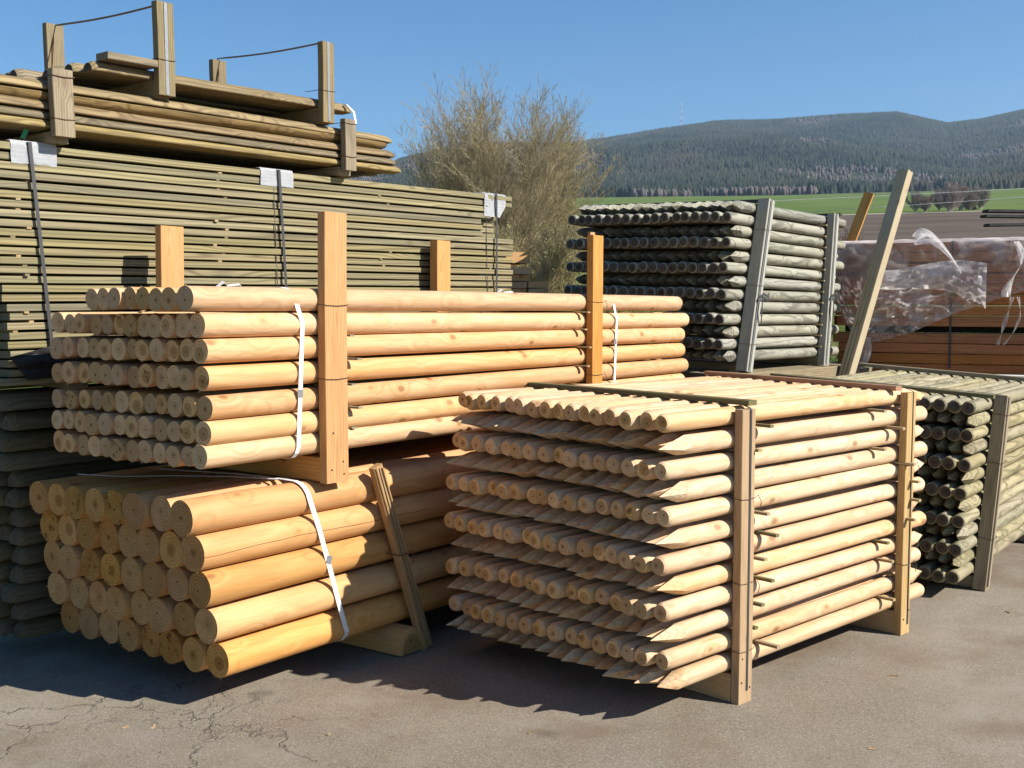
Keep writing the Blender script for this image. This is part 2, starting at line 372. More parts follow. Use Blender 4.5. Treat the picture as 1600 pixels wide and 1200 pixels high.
def ground_sheet():
    ang = [R(90)-R(a) for a in np.concatenate([np.linspace(-75, -30, 16)[:-1], np.linspace(-30, 32, 190), np.linspace(32, 75, 16)[1:]])]
    rad = list(np.concatenate([np.linspace(13.25, 30, 24), np.geomspace(31, 1500, 60), np.linspace(1540, 4880, 135)]))
    V = []; F = []; n = len(ang)
    for r_ in rad:
        for a in ang:
            x = r_*math.cos(a); y = r_*math.sin(a)
            V.append((x, y, terrain(x, y)))
    for i in range(len(rad)-1):
        for j in range(n-1):
            k = i*n+j; F.append((k+1, k, k+n, k+n+1))
    return pydata('terrain', V, F, True)

# yard
g = NT('worn_asphalt'); gc = g.node('ShaderNodeTexCoord').outputs['Object']
big = g.noise(gc, .55, 4.0); mid = g.noise(gc, 3.5, 5.0, .6); grit = g.noise(gc, 125, 4.0, .75); spk = g.vor(gc, 150)
c = g.mix(g.ss(big, .35, .65), (.165, .137, .102), (.235, .203, .158))
c = g.mix(g.ss(mid, .35, .7, 0, .6), c, (.165, .128, .088))
c = g.mix(g.ss(grit, .50, .64, 0, .7), c, (.35, .30, .225))
c = g.mix(g.ss(g.noise(g.vadd(gc, (7.0, 2.0, 0)), 60, 4.0, .75), .54, .68, 0, .6), c, (.07, .06, .048))
c = g.mix(g.ss(spk.outputs['Distance'], .0, .30, .7, 0), c, (.42, .375, .31))
st = g.noise(g.vadd(gc, (5.0, 3.0, 0)), 1.15, 5.0, .62)
c = g.mix(g.ss(st, .48, .66, 0, .65), c, (.15, .105, .07))
c = g.mix(g.ss(g.noise(g.vadd(gc, (1.0, 8.0, 0)), .8, 6.0, .65), .52, .66, 0, .55), c, (.26, .23, .185))
c = g.mix(g.ss(g.noise(g.vadd(gc, (4.0, 1.0, 0)), 2.2, 3.0, .5), .66, .72, 0, .5), c, (.09, .075, .06))
# cracks: edges of large warped cells, only in the patches where the surface has failed
wv = g.vadd(gc, g.vmul(g.noise(gc, 2.4, 5.0, .65, col=True), (.55, .55, 0)))
cr = g.vor(wv, 1.25, 'DISTANCE_TO_EDGE'); cr2 = g.vor(g.vadd(wv, (3.3, 1.7, 0)), 3.4, 'DISTANCE_TO_EDGE')
sp = g.node('ShaderNodeSeparateXYZ'); g.link(gc, sp.inputs[0])
lft = g.ss(g.math('ADD', sp.outputs[0], g.math('MULTIPLY', g.noise(gc, .9), 1.2)), -.6, .5, 1, 0)
ck = g.math('MULTIPLY', g.ss(cr.outputs['Distance'], .002, .010, 1, 0), g.math('MAXIMUM', lft, g.ss(g.noise(gc, .5), .52, .62, 0, .35)))
ck2 = g.math('MULTIPLY', g.ss(cr2.outputs['Distance'], .004, .018, 1, 0), g.math('MULTIPLY', lft, g.ss(g.noise(g.vadd(gc, (9.0, 0, 0)), 1.5), .46, .56)))
ckk = g.math('MULTIPLY', g.math('MAXIMUM', ck, g.math('MULTIPLY', ck2, .5)), g.ss(g.noise(gc, 6, 3), .35, .6, .25, 1))
c = g.mix(g.math('MULTIPLY', ckk, .62), c, (.075, .06, .05))
g.link(c, g.b.inputs['Base Color']); g.b.inputs['Roughness'].default_value = .92; g.b.inputs['Specular IOR Level'].default_value = .2
hh = g.math('SUBTRACT', g.math('ADD', g.math('MULTIPLY', grit, .6), g.math('MULTIPLY', mid, 1.5)), g.math('MULTIPLY', ckk, 1.6))
g.bump(hh, .7, .004)
V = []; F = []
nx, ny = 60, 40
for j in range(ny+1):
    for i in range(nx+1):
        x = -30+60*i/nx; y = -12+25.6*j/ny; V.append((x, y, -.03))
for j in range(ny):
    for i in range(nx):
        k = j*(nx+1)+i; F.append((k, k+1, k+nx+2, k+nx+1))
tag(link('road', pydata('yard', V, F), mats=[g.m]), kind='structure').name = 'asphalt_yard'

# land behind
t = NT('fields_and_slopes'); tc = t.node('ShaderNodeTexCoord').outputs['Object']
sp = t.node('ShaderNodeSeparateXYZ'); t.link(tc, sp.inputs[0]); X_, Y_ = sp.outputs[0], sp.outputs[1]
flat = t.node('ShaderNodeCombineXYZ'); t.link(X_, flat.inputs[0]); t.link(Y_, flat.inputs[1])
dist = t.node('ShaderNodeVectorMath', operation='LENGTH'); t.link(flat.outputs[0], dist.inputs[0]); dist = dist.outputs['Value']
dw = t.math('ADD', dist, t.math('MULTIPLY', t.math('SUBTRACT', t.noise(flat.outputs[0], .02), .5), t.math('MULTIPLY', dist, .10)))
grass = t.mix(t.ss(t.noise(flat.outputs[0], 2.5, 5), .3, .7), (.045, .075, .014), (.10, .12, .035))
grass = t.mix(t.ss(t.noise(flat.outputs[0], .35, 4), .45, .65, 0, .7), grass, (.16, .13, .07))
soil = t.mix(t.ss(t.noise(flat.outputs[0], .08, 5), .3, .7), (.085, .066, .05), (.13, .10, .078))
fld = t.mix(t.ss(t.noise(flat.outputs[0], .012, 4), .35, .65), (.085, .13, .028), (.12, .155, .045))
floor_ = t.mix(t.ss(t.noise(flat.outputs[0], .006, 5), .42, .62), (.03, .045, .02), (.15, .115, .085))
c = t.mix(t.ss(dw, 52, 58), grass, soil)
c = t.mix(t.ss(dw, 208, 211), c, (.30, .27, .22))
c = t.mix(t.ss(dw, 216, 219), c, fld)
c = t.mix(t.ss(dw, 1250, 1300), c, floor_)
t.link(c, t.b.inputs['Base Color']); t.b.inputs['Roughness'].default_value = 1; t.b.inputs['Specular IOR Level'].default_value = .05
tm = ground_sheet()
tag(link('hillside', tm, mats=[t.m]), kind='structure')

# forest on the hills: thousands of small conifers and some bare broadleaf patches
def forest(name, n, dmin, dmax, seed, mat, hmin, hmax, broad, maskf, label):
    rng = np.random.RandomState(seed); P = []; tries = 0
    pr = random.Random(seed)
    while len(P) < n and tries < n*6:
        tries += 1
        d = math.sqrt(pr.uniform(dmin**2, dmax**2)); b = pr.uniform(-.16, .50)
        y = d/math.sqrt(1+b*b); x = b*y
        if not maskf(x, y, d): continue
        P.append((x, y, terrain(x, y)-1.0, pr.uniform(hmin, hmax)*(1+.25*mnoise.noise(Vector((x/200, y/200, 3))))))
    P = np.array(P); n = len(P); seg = 5
    ang = rng.uniform(0, 6.28, n)
    Vs = []; 
    if broad: prof = [(.14, .0), (.30, .38), (.20, .78)]
    else: prof = [(.25, .05), (.17, .42)]
    rows = len(prof)
    V = np.zeros((n, rows*seg+1, 3))
    for r_, (w, hz) in enumerate(prof):
        for k in range(seg):
            a = ang+k*6.2832/seg; jit = rng.uniform(.75, 1.25, n)
            V[:, r_*seg+k, 0] = P[:, 0]+np.cos(a)*w*P[:, 3]*jit
            V[:, r_*seg+k, 1] = P[:, 1]+np.sin(a)*w*P[:, 3]*jit
            V[:, r_*seg+k, 2] = P[:, 2]+hz*P[:, 3]*rng.uniform(.9, 1.1, n)
    V[:, -1, 0] = P[:, 0]; V[:, -1, 1] = P[:, 1]; V[:, -1, 2] = P[:, 2]+P[:, 3]
    T = []
    for r_ in range(rows-1):
        for k in range(seg):
            a, b = r_*seg+k, r_*seg+(k+1) % seg; T += [(a, b, b+seg), (a, b+seg, a+seg)]
    for k in range(seg): T.append(((rows-1)*seg+k, (rows-1)*seg+(k+1) % seg, rows*seg))
    T = np.array(T); nv = rows*seg+1
    F = (T[None]+(np.arange(n)*nv)[:, None, None]).reshape(-1, 3)
    me = bpy.data.meshes.new(name); me.vertices.add(n*nv); me.vertices.foreach_set('co', V.ravel())
    me.loops.add(F.size); me.loops.foreach_set('vertex_index', F.ravel().astype(np.int32)); me.polygons.add(len(F))
    me.polygons.foreach_set('loop_start', np.arange(0, F.size, 3, dtype=np.int32)); me.update(); me.validate()
    return tag(link(name, me, mats=[mat]), label, 'forest', kind='stuff')
fm = NT('conifer_needles'); fc = fm.node('ShaderNodeTexCoord').outputs['Object']
fa = fm.noise(fc, .05, 3.0); fb = fm.noise(fc, .004, 4.0)
c = fm.mix(fm.ss(fa, .35, .65), (.011, .019, .014), (.036, .048, .030)); c = fm.mix(fm.ss(fb, .46, .54, 0, .6), c, (.048, .052, .034)); c = fm.mix(fm.ss(fm.noise(fc, .0022, 3.0), .56, .64, 0, .4), c, (.070, .052, .040))
fm.link(c, fm.b.inputs['Base Color']); fm.b.inputs['Roughness'].default_value = .9; fm.b.inputs['Specular IOR Level'].default_value = .1
bm_ = NT('bare_twigs'); bc = bm_.node('ShaderNodeTexCoord').outputs['Object']
c = bm_.mix(bm_.ss(bm_.noise(bc, .06, 3), .3, .7), (.060, .048, .042), (.105, .085, .072))
bm_.link(c, bm_.b.inputs['Base Color']); bm_.b.inputs['Roughness'].default_value = .95
pr_ = random.Random(9)
def clear(x, y): return fbm(x+4000, y*.6, 420, 3)
forest('conifer_forest', 85000, 1330, 4520, 3, fm.m, 9, 19, False, lambda x, y, d: clear(x, y) < .26 and d > 1400+fbm(x, y, 130, 3)*110, 'dark conifer forest covering the hills behind the yard')
forest('broadleaf_wood', 9000, 1330, 4300, 5, bm_.m, 7, 12, True, lambda x, y, d: clear(x, y) > .20 and pr_.random() < (1 if d < 1600 or clear(x, y) < .34 else .25) or (1340 < d < 1450 and .105 < x/y < .158 and pr_.random() < .5), 'brown bare broadleaf wood in patches on the hillside')

# ---------------------------------------------------------------- air
hz = NT('hazy_air'); hz.n.remove(hz.b)
pv = hz.node('ShaderNodeVolumePrincipled'); pv.inputs['Color'].default_value = (.60, .80, 1, 1); pv.inputs['Density'].default_value = .00008; pv.inputs['Anisotropy'].default_value = .3
hz.link(pv.outputs[0], hz.out.inputs['Volume'])
bm = bmesh.new(); bmesh.ops.create_cube(bm, size=1)
bmesh.ops.scale(bm, vec=(11000, 5300, 962), verts=bm.verts); bmesh.ops.translate(bm, vec=(0, 2300, 479), verts=bm.verts)
tag(link('haze', from_bm(bm, 'haze'), mats=[hz.m]), 'thin blue air between the yard and the hills', 'haze', kind='stuff')

# ---------------------------------------------------------------- stack 1: pale pointed stakes, front right
S1 = Frame(.5769, 4.2588, .7717)
L1 = 2.20; r1 = .0402
blunt1 = [(-.018, .035), (-.003, .008), (.017, -.003), (-.010, -.027), (.001, -.005), (.005, -.006)]
zn1 = [1.163, .974, .793, .607, .420, .226]; zf1 = [1.176, .987, .798, .618, .402, .219]
def interp_rows(v, n):      # rows 1,3,5.. given, even rows between
    out = []
    for k in range(n):
        i = k//2
        if k % 2 == 0 and i < len(v): out.append(v[i])
        elif i+1 < len(v): out.append((v[i]+v[i+1])/2)
        else: out.append(v[-1]-.0938)
    return out
zn1 = interp_rows(zn1, 12); zf1 = interp_rows(zf1, 12)
stakes = [log_mesh('pointed_stake', L1, r1, 11+k, point=.175, chamfer=.018, bend=.004, mats=[M['pale'], M['pale_end']]) for k in range(6)]
rr = random.Random(5)
NC1 = 16; W1 = 1.214
for row in range(12):
    flip = row % 2 == 0          # odd rows in the photo show the blunt end
    for c_ in range(NC1):
        f = c_/(NC1-1)
        z = zn1[row]*(1-f)+zf1[row]*f + rr.uniform(-.003, .003)
        if flip: du = blunt1[row//2][0]*(1-f)+blunt1[row//2][1]*f
        else: du = -.035
        du += rr.uniform(-.022, .022)
        u0 = du+L1/2; v = W1*f+rr.uniform(-.004, .004)
        mw = S1.at(u0, v, z) @ rz((0 if flip else math.pi)+rr.uniform(-.002, .002)) @ rx(rr.uniform(0, 6.28))
        o = link('pointed_stake', stakes[rr.randrange(6)], mw=mw)
        k = rr.uniform(.93, 1.02); o.scale = (1, k, k)
        tag(o, f"pale stake with {'blunt' if flip else 'pointed'} near end, {ORD[c_+1]} from right, {nth(row+1, 12)} row, front right bundle" if row in (0, 11) else
            f"pale stake with {'blunt' if flip else 'pointed'} near end, {ORD[c_+1]} from right, {ORD[row+1]} row down, front right bundle", 'stake', 'pale stakes in the front right bundle')
# uprights, in front and behind, on a runner
def upright(fr, u, v0, v1, z0, z1, w, mat, label, group, cat='post', wave=.002):
    return timber('bundle_post', fr, (u, (v0+v1)/2, z0), (u, (v0+v1)/2, z1), w, abs(v1-v0), mat, label, cat, group, side=(1, 0, 0), wave=wave, bev=.002)
G = 'uprights of the front right bundle'
upright(S1, .468, -.083, -.044, -.029, 1.193, .094, 'palepost', 'pale upright with black strap down it, near end of the front right bundle', G)
upright(S1, 1.882, -.083, -.044, -.029, 1.193, .090, 'palepost', 'pale upright at the far end of the front right bundle, wire round it', G)
upright(S1, .50, W1+.044, W1+.083, -.029, 1.193, .094, 'palepost', 'upright hidden behind the near half of the front right bundle', G)
upright(S1, 1.90, W1+.044, W1+.083, -.029, 1.193, .090, 'palepost', 'upright hidden behind the far half of the front right bundle', G)
for u, w_ in ((.468, 'near'), (1.882, 'far')):
    timber('runner', S1, (u, -.043, .031), (u, W1+.043, .031), .09, .118, 'palepost', f'pale squared runner under the {w_} end of the front right bundle', 'runner', 'runners of the front right bundle', bev=.002)
timber('top_lath', S1, (.50, -.075, 1.217), (.56, W1+.05, 1.222), .055, .022, 'olivelath', 'olive green lath laid across the top near end of the pale stakes', 'lath', side=(1, 0, 0))
timber('top_lath', S1, (1.79, -.06, 1.215), (2.03, W1+.05, 1.222), .045, .024, 'redlath', 'reddish lath laid across the top far end of the pale stakes', 'lath', side=(1, 0, 0))
tips = {0: (.61, .105, 'olivelath'), 1: (.531, .10, 'sticker'), 4: (.603, .10, 'sticker'), 5: (.646, .12, 'olivelath'), 6: (.576, .11, 'sticker'), 7: (.617, .12, 'olivelath'), 8: (.558, .11, 'olivelath'), 9: (.542, .09, 'olivelath'), 10: (.653, .13, 'sticker')}
tips2 = {0: (1.617, .09, 'greypost'), 1: (1.766, .11, 'sticker'), 2: (1.626, .09, 'sticker'), 3: (1.851, .13, 'sticker'), 4: (1.904, .13, 'sticker'), 5: (1.91, .13, 'sticker'), 6: (1.873, .13, 'sticker'), 7: (1.677, .09, 'olivelath'), 8: (1.708, .10, 'sticker'), 10: (1.731, .10, 'sticker')}
for tt, nm in ((tips, 'near'), (tips2, 'far')):
    for k in range(11):
        u, out, mt = tt.get(k, (.47 if nm == 'near' else 1.84, .03, 'sticker'))
        zz = (zn1[k]+zn1[k+1])/2; zz2 = (zf1[k]+zf1[k+1])/2
        timber('spacer_lath', S1, (u-.01, -out, zz), (u+rr.uniform(.02, .10), W1+.03, zz2), .024, .0125, mt, f'thin spacer lath under the {ORD[k+1]} row of pale stakes, beside the {nm} upright', 'lath', 'spacer laths of the front right bundle', side=(1, 0, 0), bev=.001, wave=.001)
# black strap down the near upright and over the top, dark strap on the far one
X3 = lambda fr, a: tuple(fr.m.to_3x3() @ Vector(a))
for u, h_, nm in ((.475, .0065, 'near'), (1.895, .004, 'far')):
    pts = [S1.p(u+.004, -.0855, .02), S1.p(u+.003, -.0855, .5), S1.p(u, -.0855, 1.19), S1.p(u, -.082, 1.197), S1.p(u+.006, -.03, 1.212), S1.p(u+.02, .3, 1.218), S1.p(u+.05, W1+.04, 1.226), S1.p(u+.05, W1+.087, 1.19), S1.p(u+.05, W1+.087, .05)]
    tag(tube('strap', pts, 0, M['bstrap'], flat=(h_, .001, X3(S1, (1, 0, 0)))), f'black plastic strap tight down the {nm} upright of the front right bundle', 'strap', 'black straps of the front right bundle')
def wire_round(fr, u, w, v0, v1, z, label, r=.0016, ends=True, group=None):
    """binding wire looped round an upright, twisted ends sticking out"""
    a, b = u-w/2-.002, u+w/2+.002; f_, k_ = v0-.003, v1+.10
    pts = [fr.p(a, k_, z+.004), fr.p(a, v1, z+.002), fr.p(a, f_, z), fr.p(u, f_-.001, z-.003), fr.p(b, f_, z+.001), fr.p(b, v1, z+.004), fr.p(b, k_, z+.006)]
    if ends: pts = [fr.p(b+.012, f_-.012, z-.05), fr.p(b+.022, f_-.014, z-.02), fr.p(b+.008, f_-.006, z+.012), fr.p(b, f_, z)]+[fr.p(u, f_-.001, z-.003), fr.p(a, f_, z), fr.p(a, v1, z+.002), fr.p(a, k_, z+.004)]
    return tag(tube('binding_wire', pts, r, M['wire']), label, 'wire', group)
for z, n_ in ((.825, 'upper'), (.475, 'middle'), (.19, 'lower')):
    wire_round(S1, .468, .094, -.083, -.044, z, f'{n_} thin rusty wire tied round the near upright of the front right bundle', group='wires on the near upright')
for z, n_ in ((.83, 'upper'), (.33, 'lower')):
    wire_round(S1, 1.882, .090, -.083, -.044, z, f'{n_} thin rusty wire tied round the far upright of the front right bundle', group='wires on the far upright')

# ---------------------------------------------------------------- stack 4: big rough logs, bottom left
S4 = Frame(-1.2397, 4.3654, .9271)
r4 = .0735; L4 = 4.15
un4 = [-.078, -.028, -.004, .030, .084]; zn4 = [.781, .631, .480, .324, .170]
uf4 = [-.065, -.012, -.015, .022, .071]; zf4 = [.752, .611, .474, .323, .174]
logs4 = [log_mesh('round_log', L4, r4, 51+k, bend=.006, fuzz=[6, 14, 0, 20, 9][k], taper=.03, mats=[M['orange'], M['orange_end']]) for k in range(5)]
for row in range(5):
    for c_ in range(8):
        f = c_/7
        u = un4[row]*(1-f)+uf4[row]*f+rr.uniform(-.012, .012)*(c_ > 0); z = zn4[row]*(1-f)+zf4[row]*f+rr.uniform(-.003, .003)
        mw = S4.at(u+L4/2, 1.046*f+rr.uniform(-.003, .003), z) @ rz(rr.uniform(-.001, .001)) @ rx(rr.uniform(-.5, .5))
        o = link('round_log', logs4[rr.randrange(5)], mw=mw); k = rr.uniform(.96, 1.02); o.scale = (1, k, k)
        tag(o, f"thick orange log, {ORD[c_+1]} from right, {nth(row+1, 5)+' row' if row in (0, 4) else ORD[row+1]+' row down'}, lowest stack left", 'log', 'thick logs in the lowest stack on the left')
for u, nm in ((1.10, 'near'), (3.3, 'far')):
    me = half_mesh('half_round_runner', 1.30, .165, .12, 3, [M['orange'], M['orange_end']], nose=.006)
    tag(link('half_round_runner', me, mw=S4.at(u, .515, .032) @ rz(R(90))), f'half round runner on the ground under the {nm} part of the thick logs', 'runner', 'runners under the thick logs')
# white strap hugging the side of the logs
pts = [S4.p(.46, .9, zf4[0]+.08), S4.p(.475, .35, zn4[0]+.077), S4.p(.49, .05, zn4[0]+.078)]
for a in (80, 60, 40, 20, 5): pts.append(S4.p(.50+.01*(80-a)/40, -(r4+.002)*math.cos(R(a)), zn4[0]+(r4+.002)*math.sin(R(a))))
for k in (1, 2, 3, 4): pts.append(S4.p(.525+.05*k, -(r4+.003), zn4[k]+.01))
for a in (-15, -35, -60, -85): pts.append(S4.p(.737+.004, -(r4+.002)*math.cos(R(a)), zn4[4]+(r4+.002)*math.sin(R(a))))
pts.append(S4.p(.75, .5, zn4[4]-r4-.002))
tag(tube('strap', pts, 0, M['wstrap'], flat=(.0125, .0008, X3(S4, (1, 0, 0)))), 'white plastic strap slanting down the side of the thick orange logs', 'strap')
tag(tube('strap', [S4.p(.10, 1.0, .84), S4.p(.16, .75, .845), S4.p(.26, .5, .86), S4.p(.36, .25, .868), S4.p(.46, .06, .862)], 0, M['wstrap'], flat=(.008, .0007, X3(S4, (1, .4, 0)))), 'loose white strap end lying on top of the thick logs', 'strap')
st_ = timber('leaning_stake', S4, (1.205, -.13, -.022), (.895, -.105, .885), .06, .035, 'prop', 'weathered grooved stake leaning against the side of the thick orange logs', 'stake', side=(1, 0, 0))
def add_part(o, parent):
    w = o.matrix_basis.copy(); o.parent = parent; o.matrix_basis = parent.matrix_basis.inverted() @ w; return o
for k, q in enumerate((-.018, .004, .024)):
    add_part(timber('rib', S4, (1.205+q, -.151, -.018), (.895+q, -.126, .878), .008, .010, 'prop', None, None, side=(1, 0, 0), bev=.001), st_)
wire_round(S4, 1.035, .07, -.145, -.10, .46, 'black wire tied round the middle of the leaning stake', r=.0025)

# ---------------------------------------------------------------- stack 2: yellow poles, on top of the logs
S2 = Frame(-1.2122, 4.3279, .9572)
r2 = .0495; L2 = 4.13; W2 = .952
un2 = [-.073, -.016, -.002, .006, .018, .005, -.010]; zn2 = [1.634, 1.527, 1.430, 1.321, 1.207, 1.112, 1.012]
uf2 = [-.059, .013, .003, 0, .004, -.014, -.008]; zf2 = [1.636, 1.529, 1.426, 1.318, 1.200, 1.106, 1.008]
er2 = [4.05, 4.17, 4.10, 4.10, 4.16, 4.12, 4.12]
poles = [log_mesh('round_pole', L2, r2, 71+k, bend=.005, fuzz=[0, 3, 0, 5, 2][k], wob=.01, mats=[M['yellow'], M['yellow_end']]) for k in range(5)]
for row in range(7):
    n = 8 if row == 0 else 12
    for c_ in range(n):
        f = c_/11
        u = un2[row]*(1-f)+uf2[row]*f+rr.uniform(-.012, .012)*(c_ > 0); z = zn2[row]*(1-f)+zf2[row]*f+rr.uniform(-.004, .002)
        Lr = er2[row]-u
        mw = S2.at(u+Lr/2, W2*f+rr.uniform(-.003, .003), z) @ rx(rr.uniform(0, 6.28))
        o = link('round_pole', poles[rr.randrange(5)], mw=mw); k = rr.uniform(.82, .98) if c_ > 0 else .99
        o.scale = (Lr/L2, k, k)
        tag(o, f"yellow peeled pole, {ORD[c_+1]} from right, {nth(row+1, 7)+' row' if row in (0, 6) else ORD[row+1]+' row down'}, upper left bundle", 'pole', 'yellow poles in the upper left bundle')
G = 'uprights of the yellow pole bundle'
upright(S2, .657, -.095, -.051, .842, 2.008, .135, 'post', 'tall orange upright in front of the yellow poles, near end', G)
upright(S2, 2.850, -.095, -.051, .842, 2.03, .115, 'post', 'tall orange upright in front of the yellow poles, far end', G)
timber('wood_offcut', S2, (2.862, -.04, 1.85), (2.862, -.04, 2.052), .05, .02, 'redlath', 'small stub behind the top of the far orange upright', 'stub', side=(1, 0, 0))
upright(S2, .66, 1.0, 1.045, .842, 1.995, .135, 'post', 'short orange upright behind the yellow poles, near end', G)
upright(S2, 2.765, 1.0, 1.06, .842, 2.03, .135, 'post', 'cracked round-edged upright behind the yellow poles, far end', G)
for u, nm in ((.66, 'near'), (2.82, 'far')):
    timber('runner', S2, (u, -.05, .903), (u, 1.0, .903), .13, .105, 'post', f'squared orange runner between the two stacks, {nm} end', 'runner', 'runners of the yellow pole bundle')
for k in range(6):
    for u, nm in ((.73+.01*k, 'near'), (2.74, 'far')):
        zz = (zn2[k]+zn2[k+1])/2; out = .10 if (nm == 'far' or k in (1, 2, 3, 4)) else .04
        uu = u+rr.uniform(-.01, .05) if nm == 'near' else 2.75+rr.uniform(-.05, .02)
        timber('spacer_lath', S2, (uu, -out, zz), (uu, W2+.03, (zf2[k]+zf2[k+1])/2), .028, .009, 'greypost' if nm == 'near' else 'sticker', f'thin spacer lath under the {ORD[k+1]} row of yellow poles, beside the {nm} upright', 'lath', 'spacer laths of the yellow pole bundle', side=(1, 0, 0), bev=.001)
for u, nm, ks in ((.457, 'near', (0, .052, .040, .030, .022)), (3.11, 'far', (0, .05, .045, .045, .045))):
    pts = [S2.p(u-.04, W2+.052, 1.0), S2.p(u-.04, W2+.055, 1.55), S2.p(u-.04, W2*.66, zn2[0]+.052), S2.p(u-.03, .3, zn2[0]+.053)]
    for a in (90, 65, 40, 15): pts.append(S2.p(u-.025+.02*(90-a)/75, -(r2+.002)*math.cos(R(a)), zn2[0]+(r2+.002)*math.sin(R(a))))
    for k in range(1, 7): pts.append(S2.p(u+.045-.006*k, -(r2+.003), zn2[k]+(.008 if k < 6 else 0)))
    for a in (-30, -60, -88): pts.append(S2.p(u+.005, -(r2+.002)*math.cos(R(a)), zn2[6]+(r2+.002)*math.sin(R(a))))
    pts.append(S2.p(u, .5, zn2[6]-r2-.003))
    tag(tube('strap', pts, 0, M['wstrap'], flat=(.0115, .0008, X3(S2, (1, 0, 0)))), f'white plastic strap round the {nm} end of the yellow poles', 'strap', 'white straps round the yellow poles')
for z, n_ in ((1.612, 'upper'), (1.295, 'lower')):
    wire_round(S2, .657, .135, -.095, -.051, z, f'{n_} wire across the near orange upright of the yellow poles', group='wires on the orange uprights', ends=False)
for z, n_ in ((1.64, 'upper'), (1.21, 'lower')):
    wire_round(S2, 2.850, .115, -.095, -.051, z, f'{n_} wire across the far orange upright of the yellow poles', group='wires on the orange uprights')
# scraps of torn strap lying on the poles
for (u, v, z, s, lb) in ((.60, .62, 1.69, 1, 'torn white strap scrap lying on the yellow poles near the short upright'), (2.95, .72, 1.69, 1.1, 'curled white strap scrap at the far end of the yellow poles')):
    pts = [S2.p(u, v, z), S2.p(u+.03*s, v-.02, z+.03*s), S2.p(u+.06*s, v-.01, z+.012), S2.p(u+.10*s, v-.05, z+.018), S2.p(u+.14*s, v-.02, z+.002)]
    tag(tube('strap_scrap', pts, 0, M['wstrap'], flat=(.010, .0008, X3(S2, (.3, 1, .4)))), lb, 'strap scrap')

# nail heads and strap seals
nm_ = plain('dark_nail_head', (.05, .04, .035), .5, .1, 50, .6)
def nails(post, fr, v, pts):
    for u, z in pts:
        bm = bmesh.new(); bmesh.ops.create_cone(bm, cap_ends=True, segments=10, radius1=.0045, radius2=.0035, depth=.003)
        add_part(link('nail', from_bm(bm, 'nail'), mats=[nm_], mw=fr.at(u, v, z) @ rx(R(90))), post)
for o in [q for q in bpy.data.objects if q.get('category') == 'post']:
    if 'near end' in o['label'] and 'yellow' in o['label'] and 'tall' in o['label']: nails(o, S2, -.0965, ((.62, .90), (.69, .93), (.695, .875), (.63, 1.06)))
    if 'far end' in o['label'] and 'yellow' in o['label'] and 'tall' in o['label']: nails(o, S2, -.0965, ((2.82, .90), (2.88, .94)))
    if 'black strap' in o['label']: nails(o, S1, -.0845, ((.44, .06), (.50, .03), (.445, .16)))
    if 'wire round it' in o['label']: nails(o, S1, -.0845, ((1.86, .05), (1.91, .09)))
for o in [q for q in bpy.data.objects if q.get('category') == 'strap' and 'white plastic strap' in q['label']]:
    fr, u, z = (S4, .63, .50) if 'slanting' in o['label'] else ((S2, .478, 1.24) if 'near end' in o['label'] else (S2, 3.13, 1.40))
    v = -.0775 if fr is S4 else -.0525
    seal = board_mesh('seal', .034, .031, .0035, 1, [M['steel']], bev=.0008, n=4)
    add_part(link('seal', seal, mw=fr.at(u, v-.001, z) @ ry(R(90)+(.33 if fr is S4 else 0)) @ rx(R(90))), o)

# ---------------------------------------------------------------- stack 7: long green boards, behind
S7 = Frame(-2.2758, 5.0087, .9056, su=.0127, sv=0, zb=1.1)
NB = 25; zt7, zb7 = 2.339, 1.276; pb = (zt7-zb7)/NB; hb = pb-.0108
bd = [board_mesh('board', 1.0, .145, hb, 30+k, [M['board'], M['board_end']], wave=.0022, bev=.002, n=8) for k in range(9)]
def board(u0, u1, v, z, label, grp='green boards of the tall stack'):
    o = link('board', bd[rr.randrange(9)], mw=S7.at((u0+u1)/2, v, z+rr.uniform(-.001, .001)) @ rz(rr.choice((0, math.pi))+rr.uniform(-.0015, .0015)) @ rx(rr.choice((0, math.pi))+rr.uniform(-.01, .01))); o.scale = (u1-u0, 1, 1)
    return tag(o, label, 'board', grp)
for k in range(NB):
    z = zt7-pb*(k+.5)
    u0 = -.02+rr.uniform(-.006, .006)+(.012 if k > 11 else 0)+(.03 if k > 16 else 0); u1 = 3.69+rr.uniform(-.015, .015)
    v = .0725+rr.uniform(-.006, .006)
    if k in (2, 3): u1 = 3.45
    if k in (4, 5, 6): u1 = 3.36-.0*k
    rw = nth(k+1, NB)+' row' if k in (0, NB-1) else ORD[k+1]+' row down'
    if k in (2, 4, 5, 6, 9, 14):          # the row is two butted lengths
        cut = 2.30+.25*math.sin(k*2.1)
    board(u0, u1, v, z, f'green treated board at the front of the tall stack, {rw}')
    for cc in (1, 2): board(-.04+rr.uniform(-.02, .02), 3.68+rr.uniform(-.02, .02), .0725+.150*cc, z+(pb*.5 if cc == 2 and k > 0 else .001), f'green board, {rw}, hidden {ORD[cc]} behind the front one, tall stack')
for cc in (3, 4, 5): board(-.03, 3.69, .0725+.150*cc, zt7-pb*.5, f'green board in the top layer of the tall stack, {ORD[cc]} behind the front one')
for cc in range(6): board(-.03, 3.69, .0725+.150*cc, zb7+.02-pb*.4-.02, f'green board in the lowest layer of the tall stack, {ORD[cc+1]} from the front')
